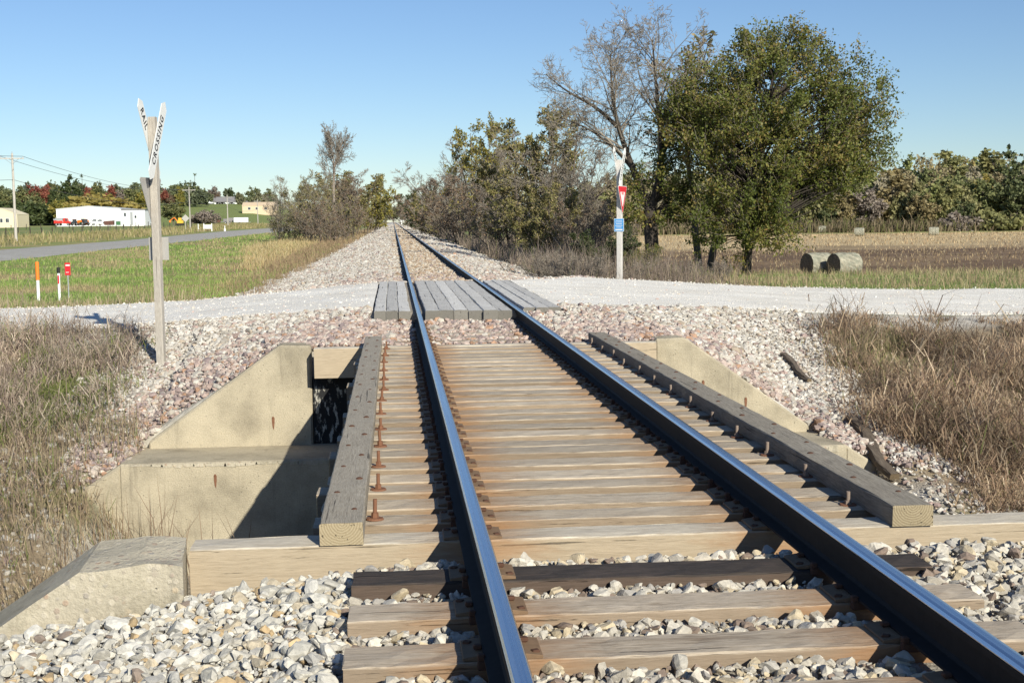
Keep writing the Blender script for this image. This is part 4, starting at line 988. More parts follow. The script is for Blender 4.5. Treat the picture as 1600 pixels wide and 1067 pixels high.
# forked tree, bare above and leafy low down
gz = float(H(10.2, 50)); rg = np.random.default_rng(5)
t = thing('forked_tree', 'tall tree on a thick dark trunk, two bare limbs above and green leaves low down', 'tree', (10.2, 50, gz))
T1 = Tubes(); T2 = Tubes(); tips = []
tk = resample([(0, 0, -.3), (0, 0, .6), (-.08, 0, 1.6), (-.12, 0, 2.4)], 10); T1.add(tk, np.r_[.36, .30, np.linspace(.285, .26, 8)])
LA = resample([(-.12, 0, 2.3), (-.45, .1, 3.2), (-1.05, .15, 4.7), (-1.5, .2, 6.2), (-1.62, .1, 7.3), (-1.66, 0, 8.4)], 14)
LB = resample([(-.10, 0, 2.3), (.35, -.1, 3.6), (.32, -.1, 5.2), (.22, 0, 6.4), (.10, 0, 7.6), (.0, 0, 8.9)], 14)
for P_, r in ((LA, .17), (LB, .19)):
    T1.add(P_, np.linspace(r, .02, 14)); ramify(P_, r * .75, 6.6, 4, [20, 8, 6, 5], T2, tips, rg, .5, (.55, 1.15), .30, .05, .13, .0075)
for q in ([(-.5, .1, 3.6), (-1.2, .3, 4.6), (-2.4, .5, 5.6), (-3.6, .4, 6.0)], [(-1.35, .2, 5.6), (-2.2, .1, 6.4), (-3.4, -.2, 6.9), (-4.2, -.1, 7.6)], [(.3, -.1, 4.4), (1.2, .3, 5.9), (1.9, .4, 7.4), (2.3, .3, 8.9)]):
    Q = resample(q, 9); T1.add(Q, np.linspace(.09, .015, 9)); ramify(Q, .06, 4.2, 3, [14, 8, 6], T2, tips, rg, .48, (.5, 1.1), .25, .06, .14, .0075)
ob('trunk', T1.mesh('trunk', 7), M['bark_dark'], t); ob('bare_branches', T2.mesh('bare_branches', 3), M['twig'], t)
Tk, Tc, P, tone, rg2 = clump_tree(7, [(.3, -.2, 3.0, 1.3, 1.3, 1.3), (1.0, 0, 5.2, 1.2, 1.2, 1.7), (-.6, -.3, 2.2, .8, .8, .8), (.9, .2, 3.0, 1.2, 1.2, 1.2)], [(-.12, 0, 1.4), (.1, 0, 3), (.3, 0, 5)], .10, 95, 90, .11, .5)
ob('branches', Tk.mesh('branches', 4), M['bark_dark'], t); ob('crown', leafmesh('crown', P, .115, rg2, tone), LM['hack'], t)

def bushy(seed, h, stems, spread, kids, leafn, lsize, rstem=.05, ratio=.5, lev=3, up=.06, rmin=.008, lean=.35, base=.3, t0=.15, ang=(.45, 1.0)):
    """many-stemmed tree: forking stems with fine twigs, leaves only at the twigs"""
    rg = np.random.default_rng(seed); T1 = Tubes(); T2 = Tubes(); tips = []
    for s in range(stems):
        a = rg.uniform(0, 6.28); d = np.array([math.cos(a) * lean * rg.uniform(.2, 1.2), math.sin(a) * lean * rg.uniform(.2, 1.2), 1]); hh = h * rg.uniform(.6, .95)
        P = path((math.cos(a) * base * rg.uniform(0, 1), math.sin(a) * base * rg.uniform(0, 1), -.2), d, hh, 9, rg, .09, .05)
        T1.add(P, np.linspace(rstem, .012, 9)); ramify(P, rstem * .7, hh * spread, lev, kids, T2, tips, rg, ratio, ang, t0, up, .16, rmin)
    P = []
    if leafn:
        for Q in tips:
            m = rg.poisson(leafn)
            if m: u = rg.uniform(.2, 1, m) * 3; ii = np.minimum(u.astype(int), 2); P.append(Q[ii] + (Q[ii + 1] - Q[ii]) * (u - ii)[:, None] + rg.normal(size=(m, 3)) * .05)
    P = np.concatenate(P) if P else np.zeros((0, 3))
    tw = T2.mesh('twigs', 3); tw['top'] = max(v.co.z for v in tw.vertices)
    return T1.mesh('trunk', 5), tw, (leafmesh('crown', P, lsize, rg) if len(P) else None)
def bush_thing(name, label, loc, meshes, lm, bark='bark', twm='twig', sc=1, rz=0, group=None, cat='tree'):
    t = thing(name, label, cat, loc, rz, group); a, b, c = meshes
    t.scale = (sc, sc, sc) if not isinstance(sc, tuple) else sc
    o = ob('trunk', a, M[bark], t); recolor(o, M[bark])
    o = ob('twigs', b, M[twm], t); recolor(o, M[twm])
    if c is not None: o = ob('crown', c, LM[lm], t); recolor(o, LM[lm])
    return t
BV = {}
BV['olive'] = bushy(201, 8, 7, .6, [13, 8, 5], 4.5, .14, .07, rmin=.010)
BV['sparse'] = bushy(202, 8, 8, .6, [13, 9, 6], 1.3, .12, .06, rmin=.011)
BV['high'] = bushy(209, 8, 2, .5, [13, 8, 6], 1.2, .10, .08, rmin=.010, t0=.5, lean=.3)
BV['bare'] = bushy(203, 9, 6, .62, [16, 9, 7], 0, .1, .08, rmin=.013, ang=(.5, 1.15))
BV['brush'] = bushy(204, 5, 14, .55, [12, 7, 4], .9, .12, .035, rmin=.011, lean=.7, base=1.2)
BV['leafy'] = bushy(205, 5.5, 12, .55, [12, 7, 4], 4.0, .15, .035, rmin=.011, lean=.7, base=1.2)
BV['shrub'] = bushy(206, 1.8, 16, .6, [9, 6, 4], 3.0, .07, .016, rmin=.005, lean=.8, base=.5)
BV['twiggy'] = bushy(207, 1.6, 26, .6, [9, 6, 4], 0.1, .05, .010, rmin=.004, lean=.9, base=.8)
def fan(seed):
    rg = np.random.default_rng(seed); T1 = Tubes(); T2 = Tubes(); tips = []
    tr = resample([(0, 0, -.3), (.1, 0, 2), (-.15, .1, 4), (.1, 0, 6.2)], 10); T1.add(tr, np.linspace(.2, .12, 10))
    for k in range(9):
        a = k * 2.4 + rg.uniform(-.4, .4); ln = rg.uniform(.15, .75); b = tr[9] if k < 6 else tr[6 + k % 3]
        P = path(b, (math.cos(a) * ln, math.sin(a) * ln, 1), rg.uniform(2.6, 4.2), 9, rg, .10, .04); T1.add(P, np.linspace(.085, .014, 9)); ramify(P, .06, 3.3, 3, [12, 8, 6], T2, tips, rg, .5, (.45, 1.1), .12, .05, .14, .014)
    tw = T2.mesh('twigs', 3); tw['top'] = max(v.co.z for v in tw.vertices); return T1.mesh('trunk', 5), tw, None
BV['barebig'] = fan(12)
BV['bare_single'] = bushy(208, 10, 1, .52, [16, 9, 7, 4], 0, .1, .17, lev=4, rmin=.018, lean=.05, t0=.5, ang=(.4, .95), up=.1)
def PX(px, py, Yd):
    """point at distance Yd along the track on the sight line of a photograph position"""
    p, psi, rho = rad(5.439), rad(5.233), rad(.6)
    fw = np.array([math.sin(psi) * math.cos(p), math.cos(psi) * math.cos(p), -math.sin(p)]); r0 = np.array([math.cos(psi), -math.sin(psi), 0]); u0 = np.cross(r0, fw)
    r = math.cos(rho) * r0 - math.sin(rho) * u0; u = math.sin(rho) * r0 + math.cos(rho) * u0
    d = fw * 2000 + r * (px - 800) + u * (533.5 - py); d = d / d[1] * Yd; return d[0], Yd, 1.334 + d[2]
def bt(kind, label, px, Yd, h0, hpx, lm='olive', name='roadside_tree', group=None, bark='bark', twm='twig', wide=1.0, rz=None, cat='tree', dz=0):
    """a tree at a given distance, its place and height taken off the photograph"""
    X_, _, top = PX(px, hpx, Yd); z = float(H(X_, Yd))
    s = max(.1, (top - z)) / BV[kind][1]['top']
    return bush_thing(name, label, (X_, Yd, z + dz), BV[kind], lm, bark, twm, (s * wide, s * wide, s), random.uniform(0, 6.28) if rz is None else rz, group, cat)
GR = 'trees and brush along the right of the track'; GL = 'trees and brush along the left of the track'
bt('high', 'olive brown tree with bare pinkish top twigs just left of the big tree', 1105, 54, 8.3, 45, 'olive', group=GR, wide=1.15)
bt('olive', 'thin grey green tree behind and left of the right crossbuck', 835, 74, 8.3, 150, 'olive', group=GR)
bt('bare', 'bare grey arching tree just left of the right crossbuck', 890, 70, 9.0, 165, group=GR, wide=1.2)
bt('olive', 'tall yellow green tree near the gap over the track', 752, 112, 8.3, 175, 'yellow', group=GR, wide=.9)
bt('bare', 'grey brown tree with few leaves between the yellow green and grey green ones', 795, 95, 8.3, 195, 'olive', group=GR, wide=1.1)
bt('bare', 'bare rounded grey tree rising behind the yellow green tree', 712, 165, 9, 212, group=GR, wide=1.15)
bt('sparse', 'reddish brown tree left of the yellow green one', 705, 140, 8.3, 262, 'brown', group=GR, wide=1.3)
bt('leafy', 'dark green bush low beside the track on the right', 672, 200, 5.6, 285, 'dark', group=GR, wide=.9)
bt('sparse', 'pale brown tree farthest along the right of the track', 660, 290, 8.3, 285, 'grey', group=GR, wide=1.2)
bt('brush', 'brown brush lowest and farthest beside the right rail', 645, 380, 5.2, 303, 'brown', group=GR, wide=1.2)
bt('brush', 'tall brown thicket below the yellow green tree', 730, 105, 5.2, 262, 'brown', group=GR, wide=1.4)
bt('brush', 'grey thicket below the grey green tree', 800, 78, 5.2, 280, 'olive', group=GR, wide=1.2)
bt('leafy', 'olive thicket between the grey green tree and the crossbuck', 868, 66, 5.6, 285, 'olive', group=GR, wide=1.0)
bt('brush', 'dark brown thicket behind the right crossbuck', 925, 62, 5.2, 300, 'brown', group=GR, wide=1.3)
bt('leafy', 'olive bush at the foot of the reddish brown tree', 690, 160, 5.6, 300, 'olive', group=GR, wide=1.2)
bt('leafy', 'green bush right behind the crossbuck with the blue plate', 945, 44, 5.6, 352, 'dark', name='roadside_shrub', group=GR, wide=1.3, cat='bush')
bt('shrub', 'green leafy shrub low down on the left of the thick trunk', 1000, 44, 1.9, 382, 'hack', name='roadside_shrub', group=GR, wide=1.2, cat='bush')
for k, (px, Yd, hp, l) in enumerate(((885, 38, 392, 'grey twiggy shrub nearest to the gravel road left of the crossbuck'), (925, 37, 388, 'grey twiggy shrub immediately left of the crossbuck post'), (850, 41, 385, 'grey twiggy shrub farthest left of the crossbuck, by the ballast'), (1060, 41, 398, 'twiggy shrub between the thick trunk and the big tree'), (1125, 40, 402, 'twiggy shrub at the foot of the big tree'))):
    bt('twiggy', l, px, Yd, 1.8, hp, 'grey', name='twiggy_shrub', group='twiggy shrubs beyond the right gravel road', wide=1.3, cat='bush')
bt('sparse', 'tan twiggy tree directly right of the bare dead tree, filling the thicket', 537, 156, 8.3, 264, 'brown', group=GL, wide=1.1)
bt('brush', 'tan olive brush directly below the bare dead tree trunk', 515, 134, 5.2, 288, 'olive', group=GL, wide=1.2)
# left of the track
bt('barebig', 'tall bare dead tree standing above the left thicket', 520, 150, 10.4, 186, group=GL, bark='bark_pale', twm='twig', wide=.8)
bt('sparse', 'brown thicket tree under the dead tree, twiggy with few leaves', 480, 140, 8.3, 262, 'olive', group=GL, wide=1.0)
bt('leafy', 'olive bush right of the dead tree, facing the track', 550, 172, 5.6, 266, 'olive', group=GL, wide=1.25)
bt('leafy', 'orange tinted olive bush nearest the rails on the left', 566, 200, 5.6, 272, 'yellow', group=GL, wide=1.0)
bt('brush', 'low brown brush at the foot of the dead tree', 505, 128, 5.2, 305, 'brown', group=GL, wide=1.1)
bt('bare', 'thin leaning grey tree at the left end of the thicket', 434, 150, 8.3, 272, 'olive', group=GL, wide=.8)
bt('brush', 'small brown brush below the leaning grey tree', 452, 138, 5.2, 318, 'olive', group=GL, wide=1.2)
bt('brush', 'low olive brush farthest along the left of the track', 583, 300, 5.2, 315, 'yellow', group=GL, wide=1.3)
# ------------------------------------------------------------------ far trees and woods
FV = {}
def farmesh(kind, seed, lsize=.55):
    rg = np.random.default_rng(seed)
    if kind == 'round': E = [(0, 0, 5.2, 3.2, 3.2, 3.0), (1.6, .5, 4.2, 2.4, 2.4, 2.2), (-1.5, -.4, 4.4, 2.2, 2.2, 2.4), (.3, 0, 7.6, 1.9, 1.9, 1.9)]; tr = [(0, 0, -.5), (0, 0, 2), (.1, 0, 4), (.2, 0, 7)]; h = 9.6
    if kind == 'tall': E = [(0, 0, 6, 2.2, 2.2, 3.6), (.6, .2, 3.4, 2.2, 2.2, 2.2), (-.4, 0, 9.4, 1.4, 1.4, 1.8)]; tr = [(0, 0, -.5), (0, 0, 3), (.1, 0, 6), (0, 0, 9)]; h = 11
    if kind == 'low': E = [(0, 0, 1.5, 2.6, 2.6, 1.5), (1.6, .3, 1.2, 1.8, 1.8, 1.2), (-1.5, 0, 1.3, 1.8, 1.8, 1.4)]; tr = [(0, 0, -.3), (0, 0, .5), (0, 0, 1), (0, 0, 2)]; h = 3
    if kind == 'conifer': E = [(0, 0, z, (1 - z / 13) * 2.3, (1 - z / 13) * 2.3, .8) for z in np.arange(1.2, 12.5, .8)]; tr = [(0, 0, -.5), (0, 0, 4), (0, 0, 8), (0, 0, 12.4)]; h = 12.6
    Tk, Tc, P, tone, rg = clump_tree(seed, E, tr, .2, 80 if kind != 'conifer' else 90, 40, lsize, .7, limbs=(kind not in ('conifer', 'low')), minz=.4, twigs=3)
    return Tk.mesh('trunk', 4), leafmesh('crown', P, lsize if kind != 'conifer' else .42, rg, tone, .75), h, P, tone
for i, (k, s) in enumerate((('round', 301), ('tall', 302), ('low', 303), ('conifer', 304))): FV[k] = farmesh(k, s)
FV['round2'] = farmesh('round', 311); FV['low2'] = farmesh('low', 313)
def ztop(px, py, Yd): return 1.334 + (345 - .0105 * (614 - px) * -1 * -1 + 0 - py) / 2000 * Yd
def horiz(px): return 345 - .0105 * (px - 614)
def ft(kind, lm, label, px, ptop, pbase, Yd, wide=1.0, group=None, cat='tree', name='far_tree', bark='bark'):
    """far tree: pixel column, top and bottom rows give width and height at distance Yd"""
    X_, _, top = PX(px, ptop, Yd); zb = PX(px, pbase, Yd)[2]; zg = float(H(X_, Yd)); z = min(zb, zg)
    tm, cm, h, _, _ = FV[kind]; s = (top - z) / h
    t = thing(name, label, cat, (X_, Yd, z), random.uniform(0, 6.28), group); t.scale = (s * wide, s * wide, s)
    o = ob('trunk', tm, M[bark], t); recolor(o, M[bark]); o = ob('crown', cm, LM[lm], t); recolor(o, LM[lm]); return t
GF = 'trees on the hillside behind the white shed'
for a_ in (
    ('round', 'far', 'olive tree at the left edge of the hillside wood', 8, 297, 338, 500, 1.1), ('low', 'dark', 'dark low bush between cream building and pole', 14, 322, 350, 480, 1.2),
    ('round2', 'far', 'olive tree right behind the nearest utility pole', 32, 293, 338, 520, 1.0), ('round', 'red', 'wide red tree right of the nearest utility pole', 50, 288, 335, 540, 1.15),
    ('tall', 'red', 'darker red tree right of the wide red one', 70, 291, 335, 545, .9), ('round2', 'far', 'olive tree in front of the two red ones', 55, 302, 342, 470, 1.1),
    ('tall', 'dark', 'dark green tree left of the tall olive one', 84, 296, 338, 500, 1.0), ('low', 'dark', 'dark green bush at the wood edge, farther left', 42, 326, 346, 450, 1.2),
    ('low2', 'dark', 'dark green bush at the wood edge, nearer the shed', 64, 324, 346, 450, 1.2), ('round', 'yellow', 'yellowish round tree touching the left corner of the white shed', 92, 311, 348, 440, 1.2),
    ('round2', 'dark', 'tallest dark olive tree above the white shed', 110, 276, 335, 560, .85), ('conifer', 'dark', 'narrow dark conifer beside the tallest olive tree', 128, 276, 335, 580, .8),
    ('round', 'far', 'olive tree above the shed left of the small red one', 84, 284, 335, 570, 1.0), ('tall', 'red', 'small red tree above the middle of the shed', 138, 294, 328, 520, .85),
    ('round2', 'far', 'olive tree between the small red and the oval red tree', 152, 286, 335, 570, 1.05), ('low', 'gold', 'golden bush above the shed roof', 160, 312, 332, 470, 1.6),
    ('low2', 'gold', 'yellow bush left of the golden one above the shed roof', 142, 314, 332, 470, 1.3), ('tall', 'red', 'bright oval red tree above the right part of the shed', 172, 291, 322, 540, 1.0),
    ('round', 'grey', 'grey brown tree right of the oval red one', 188, 296, 326, 560, 1.1), ('round2', 'far', 'big olive tree left of the tall crossbuck', 206, 290, 324, 560, 1.0),
    ('round', 'yellow', 'yellowish tree just left of the tall crossbuck post', 222, 297, 326, 540, .9), ('round2', 'red', 'red tree just right of the tall crossbuck post', 257, 296, 322, 590, .9),
    ('round', 'brown', 'brown tree between red tree and dark pine', 268, 304, 326, 560, 1.0), ('round', 'far', 'large olive bush tree by the road, right of the crossbuck', 270, 314, 347, 400, 1.35),
    ('tall', 'yellow', 'yellow olive tree in front of the dark pine', 280, 293, 324, 560, 1.1), ('round', 'dark', 'dark spreading pine left of the pointed conifer', 284, 284, 322, 600, 1.0),
    ('conifer', 'dark', 'tall pointed dark conifer on the hill', 304, 274, 324, 610, .95), ('round2', 'dark', 'dark low tree right of the pointed conifer', 314, 299, 324, 610, 1.0),
    ('round', 'brown', 'brown tree behind the hilltop houses', 341, 303, 320, 660, 1.2), ('round', 'grey', 'bare greyish tree behind the hilltop houses', 333, 291, 318, 680, 1.2),
    ('round2', 'dark', 'dark green tree between the hilltop houses', 360, 294, 318, 680, .95), ('round', 'red', 'small red tree beside the right hilltop house', 373, 307, 320, 680, .9),
    ('round', 'far', 'big olive tree above the tan building', 396, 292, 320, 640, 1.2), ('round2', 'far', 'olive tree right of the one above the tan building', 420, 296, 324, 620, 1.2),
    ('low', 'grey', 'brown scrub patch in the green hillside field', 322, 333, 345, 450, 1.3)):
    ft(*a_[:7], a_[7], GF)
for px, pt, k, lm, l in ((592, 322, 'round', 'far', 'small hazy tree at the far end of the track, leftmost'), (603, 320, 'round2', 'dark', 'small hazy dark tree at the far end of the track, left of the rails'), (614, 322, 'round', 'far', 'small hazy tree standing right where the rails vanish'), (625, 319, 'round2', 'far', 'small hazy tree at the far end of the track, right of the rails'), (636, 316, 'round', 'dark', 'small hazy dark tree at the far end of the track, rightmost')):
    ft(k, lm, l, px, pt, 347, 900, 1.3, 'trees where the track vanishes')
LM['wdark'] = leafmat('wood_dark_leaf_mat', [(0, (.09, .11, .05)), (.6, (.16, .18, .08)), (1, (.24, .24, .11))]); LM['wbrown'] = leafmat('wood_brown_leaf_mat', [(0, (.22, .18, .09)), (.5, (.31, .25, .125)), (1, (.40, .325, .165))]); LM['wfar'] = leafmat('wood_olive_leaf_mat', [(0, (.18, .19, .08)), (.5, (.28, .27, .11)), (1, (.38, .34, .15))])
GW = 'trees along the front edge of the far right wood'
for a_ in (
    ('round', 'wdark', 'dark tree at the wood edge behind the leftmost far hay bale', 1290, 312, 366, 246, 1.1), ('round2', 'wbrown', 'reddish brown tree at the wood edge left of the middle far bale', 1322, 300, 366, 246, 1.1),
    ('round', 'grey', 'pale twiggy tree at the wood edge above the middle far bale', 1352, 293, 366, 246, 1.2), ('tall', 'wbrown', 'brown tree at the wood edge, right of the pale twiggy one', 1395, 268, 364, 250, 1.3),
    ('tall', 'wdark', 'small dark conifer like tree in the wood edge', 1428, 300, 364, 244, .8), ('round', 'wbrown', 'orange brown tree at the wood edge left of the right far bale', 1440, 302, 366, 242, 1.1),
    ('round2', 'wfar', 'green tree at the wood edge above the right far bale', 1478, 282, 364, 246, 1.2), ('low', 'grey', 'low grey scrub at the wood edge right of the right far bale', 1500, 340, 368, 238, 1.2),
    ('round', 'wdark', 'dark rounded tree low at the wood edge, left of the yellow one', 1505, 312, 364, 242, 1.1), ('round2', 'gold', 'yellow green tree standing out in the far right wood', 1540, 276, 350, 250, 1.0),
    ('round', 'wdark', 'dark tree at the right end of the wood, in its own shade', 1590, 262, 362, 244, 1.1), ('low2', 'wfar', 'low olive scrub at the right end of the wood edge', 1560, 335, 368, 238, 1.4),
    ('tall', 'wfar', 'tall pale green tree on the skyline of the right wood', 1555, 240, 345, 285, 1.3), ('round', 'wdark', 'dark tree on the skyline at the right edge of the photo', 1597, 232, 345, 285, 1.1),
    ('tall', 'wfar', 'dark green tree on the skyline in the middle of the right wood', 1480, 240, 345, 285, 1.4)):
    ft(*a_[:7], a_[7], GW)
# darker, farther mass of the hillside wood
def hillmass():
    rg = np.random.default_rng(56); Vs, Fs, Cs, b = [], [], [], 0
    for i in range(58):
        px = rg.uniform(-30, 330) if i < 50 else rg.uniform(330, 440); Yd = rg.uniform(575, 700); x, y, top = PX(px, rg.uniform(286, 304) + (8 if px > 330 else 0), Yd); z = float(H(x, y)) - 1; k = rg.choice(['round', 'round2', 'tall']); _, _, h, P, tone = FV[k]
        s = max(5, top - z) / h; Q = P[rg.uniform(size=len(P)) < .6] * np.array([s * 1.25, s * 1.25, s]) + np.array([x, y, z]); V, F = leaves(Q, .95, rg, .8)
        c0, c1 = np.array([[(.13, .15, .08), (.22, .24, .12)], [(.17, .17, .10), (.27, .26, .15)], [(.20, .16, .12), (.29, .24, .18)], [(.10, .12, .075), (.17, .19, .11)]][rg.choice(4, p=[.35, .3, .15, .2])])
        Vs.append(V); Fs.append(F + b); b += len(V); Cs.append(np.repeat(c0 + (c1 - c0) * rg.uniform(0, 1, (len(Q), 1)), 4, 0))
    tag(ob('hillside_wood', npmesh('hillside_wood', np.concatenate(Vs), [np.concatenate(Fs)], np.concatenate(Cs)), M['blade']), 'olive and grey autumn wood covering the hill behind the shed', 'wood', kind='stuff')
hillmass()
# the mass of the wood behind them
rg = np.random.default_rng(55); Vs, Fs, Cs = [], [], []; base = 0; tb = Tubes()
PALW = [[(.27, .225, .13), (.37, .31, .185)], [(.26, .25, .12), (.36, .335, .165)], [(.30, .265, .185), (.39, .345, .245)], [(.15, .17, .075), (.24, .25, .105)], [(.36, .28, .12), (.45, .36, .16)], [(.23, .25, .10), (.33, .34, .13)]]
def woodmass(n, x0, x1, ya, yb, hmin, hmax):
    global base
    for i in range(n):
        x = rg.uniform(x0, x1); y = rg.uniform(ya, yb); z = float(H(x, y)); k = rg.choice(['round', 'round2', 'tall']); _, _, h, P, tone = FV[k]
        s = rg.uniform(hmin, hmax) / h; a = rg.uniform(0, 6.28); sel = rg.uniform(size=len(P)) < .62
        Q = P[sel] * s * np.array([1.1, 1.1, 1]); Q = np.stack([Q[:, 0] * math.cos(a) - Q[:, 1] * math.sin(a) + x, Q[:, 0] * math.sin(a) + Q[:, 1] * math.cos(a) + y, Q[:, 2] + z], -1)
        V, F = leaves(Q, .62, rg, .75); c0, c1 = np.array(PALW[rg.choice(6, p=[.24, .2, .2, .16, .08, .12])]); t_ = np.clip(tone[sel] + rg.normal(0, .2, len(Q)), 0, 1)[:, None]
        Vs.append(V); Fs.append(F + base); base += len(V); Cs.append(np.repeat(c0 + (c1 - c0) * t_, 4, 0))
        tb.add(path((x, y, z - .5), (rg.normal() * .1, 0, 1), h * s * .8, 6, rg, .08, .05), np.linspace(.16, .05, 6))
woodmass(90, 40, 155, 246, 262, 6, 10); woodmass(80, 48, 170, 262, 290, 8, 12); woodmass(50, 30, 95, 250, 275, 7, 10); woodmass(46, 60, 185, 290, 330, 10, 14)
wd = tag(ob('woodland', npmesh('woodland', np.concatenate(Vs), [np.concatenate(Fs)], np.concatenate(Cs)), M['blade']), 'brown and olive autumn wood closing off the field on the right', 'wood', kind='stuff')
ob('trunks', tb.mesh('trunks', 4), M['bark_pale'], wd)
# low scrub in front of the wood
x, y = cloud(rg, 34000, 25, 190, 229, 243, lambda x, y: y > 231 + 4 * fbm(x, y, 8, 90), 4, 91, .4)
blades('wood_edge_scrub', x, y, rg.gamma(5, .3, len(x)), rg.uniform(.10, .25, len(x)), .6, cols(rg, len(x), [(.20, .16, .10), (.15, .15, .06), (.26, .2, .13)], [3, 2, 2]), 'low scrub along the foot of the far right wood', rg, 'scrub')

# ------------------------------------------------------------------ hay bales
def bale(label, px, pbase, r, L, dirx, diry, group, Yd=0):
    x, y, z = gp(px, pbase) if not Yd else PX(px, 400, Yd); z = float(H(x, y)); t = thing('hay_bale', label, 'hay bale', (x, y, z), math.atan2(diry, dirx), group)
    rg = np.random.default_rng(int(px)); ns, nr = 40, 14; an = np.linspace(0, 2 * np.pi, ns, endpoint=False); xs = np.linspace(-L / 2, L / 2, nr)
    A, Xs = np.meshgrid(an, xs); R = r * (1 - .06 * np.abs(Xs / (L / 2)) ** 8) + rg.normal(0, .012, A.shape) + .02 * np.sin(Xs * 30); Zs = np.sin(A) * R; Zs = np.where(Zs < -.8 * r, -.8 * r, Zs)
    V = np.stack([Xs, np.cos(A) * R, Zs + .78 * r], -1).reshape(-1, 3)
    i = np.arange(nr - 1)[:, None] * ns; k = np.arange(ns)[None, :]; k2 = (k + 1) % ns; F = np.stack([i + k, i + k2, i + k2 + ns, i + k + ns], -1).reshape(-1, 4)
    ob('wrapped_body', npmesh('wrapped_body', V, [F], cols(rg, len(V), [(.30, .285, .22), (.37, .345, .265), (.24, .24, .185)], [3, 2, 2])), M['hay'], t)
    for s in (-1, 1):     # spiral ends
        rr = np.linspace(0, 1, 8)[:, None]; aa = an[None, :]; Rr = rr * r * .94; xx = s * (L / 2 - .0 + .05 * (1 - rr ** 2) + .012 * np.sin(rr * 40)) + 0 * aa
        zz = np.sin(aa) * Rr; zz = np.where(zz < -.8 * r, -.8 * r, zz); V = np.stack([xx, np.cos(aa) * Rr, zz + .78 * r], -1).reshape(-1, 3)
        i = np.arange(7)[:, None] * ns; F = np.stack([i + k, i + k2, i + k2 + ns, i + k + ns], -1).reshape(-1, 4)
        if s < 0: F = F[:, ::-1]
        ob('bale_end', npmesh('bale_end', V, [F], cols(rg, len(V), [(.20, .17, .11), (.26, .215, .14), (.15, .13, .09)], [3, 2, 2])), M['hay'], t)
GB = 'round hay bales in the field'
bale('round hay bale at the field edge, nearest of all, dark end and pale side', 1320, 432, .66, 1.5, .95, .3, GB, 69)
bale('round hay bale at the field edge, mostly hidden behind the nearer one', 1278, 427, .66, 1.5, .95, .3, GB, 70.5)
bale('small far hay bale leftmost in the stubble, near the big tree', 1285, 364, .72, 1.3, .9, -.45, GB)
bale('small far hay bale in the stubble between the other two far ones', 1343, 369, .75, 1.5, .9, -.45, GB)
bale('small far hay bale rightmost in the stubble, below the dark wood', 1459, 368, .75, 1.5, .9, -.35, GB)
bale('tiny far hay bale seen just above the blue plate', 955, 358, .7, 1.3, .9, -.4, GB)

# ------------------------------------------------------------------ farm buildings, vehicles and poles at the left
def at(px, Yd): return PX(px, horiz(px), Yd)[0]
def base(px, Yd, dz=0): x = at(px, Yd); return (x, Yd, float(H(x, Yd)) + dz)
def window(parent, x, y, z, w, h, m='window'):
    a = MB(); a.box((x - w / 2 - .08, y - .05, z - h / 2 - .08), (x + w / 2 + .08, y - .02, z + h / 2 + .08)); f = a.build('window', M['white'], parent)
    a = MB(); a.box((x - w / 2, y - .07, z - h / 2), (x + w / 2, y - .052, z + h / 2)); a.build('pane', M[m], f); return f
def gable(name, label, loc, rz, W, D, eave, ridge, wm, rm, group=None, axis='y', over=.4):
    """W across the front (x), D deep (y); ridge along y ('y') or along x ('x')"""
    t = thing(name, label, 'building', loc, rz, group); a = MB()
    if axis == 'y':
        a.prism([(-W / 2, -1.5), (-W / 2, eave), (0, ridge), (W / 2, eave), (W / 2, -1.5)], 'y', 0, D); a.build('wall', wm, t)
        a = MB(); s = (ridge - eave) / (W / 2)
        a.prism([(-W / 2 - over, eave - s * over + .04), (0, ridge + .04), (W / 2 + over, eave - s * over + .04), (W / 2 + over, eave - s * over + .22), (0, ridge + .22), (-W / 2 - over, eave - s * over + .22)], 'y', -over, D + over); a.build('roof', rm, t)
    else:
        a.prism([(0, -1.5), (0, eave), (D / 2, ridge), (D, eave), (D, -1.5)], 'x', -W / 2, W / 2); a.build('wall', wm, t)
        a = MB(); s = (ridge - eave) / (D / 2)
        a.prism([(-over, eave - s * over + .04), (D / 2, ridge + .04), (D + over, eave - s * over + .04), (D + over, eave - s * over + .22), (D / 2, ridge + .22), (-over, eave - s * over + .22)], 'x', -W / 2 - over, W / 2 + over); a.build('roof', rm, t)
    return t
L_ = base(139.5, 400); L_ = (L_[0], 400, 1.334 + (horiz(139) - 352.5) / 2000 * 400)
t = gable('white_shed', 'big white metal shed with a low gable, overhead door and lower extension', L_, 0, 19.2, 30, 4.9, 5.75, M['white_wall'], M['roof_light'], over=.15)
a = MB()
for i in range(6): a.box((-3.0, -.06, .15 + i * .62), (3.4, -.02, .15 + i * .62 + .59))
a.build('overhead_door', M['white'], t)
a = MB(); a.box((9.62, -.0, -1.5), (16.6, 14, 4.55)); e = a.build('extension', M['white_wall'], t)
a = MB(); a.box((9.6, -.25, 4.58), (16.8, 14.2, 4.85)); a.build('extension_roof', M['roof'], e)
for x, z, w_, h_ in ((10.7, 3.2, .6, 1.1), (13.8, 2.5, .6, .8)): window(t, x, -.02, z, w_, h_)
a = MB(); a.box((12.2, -.06, 0), (13.0, -.02, 4.0)); a.build('door', M['grey_metal'], t)
a = MB()
for i in range(7): a.box((5.9 + i * .55, -.05, -.2), (5.96 + i * .55, -.0, 4.9))
a.build('wall_seams', M['roof_light'], t)
t = gable('cream_building', 'cream building with two windows cut by the left edge of the photo', (at(2, 380), 380, 1.334 + (horiz(0) - 353) / 2000 * 380), 0, 9, 12, 3.1, 4.9, M['cream'], M['cream'], over=.05)
for x in (.1, 1.5, 2.0): window(t, x, -.02, 1.5, .7 if x < 1 else .4, 1.1)
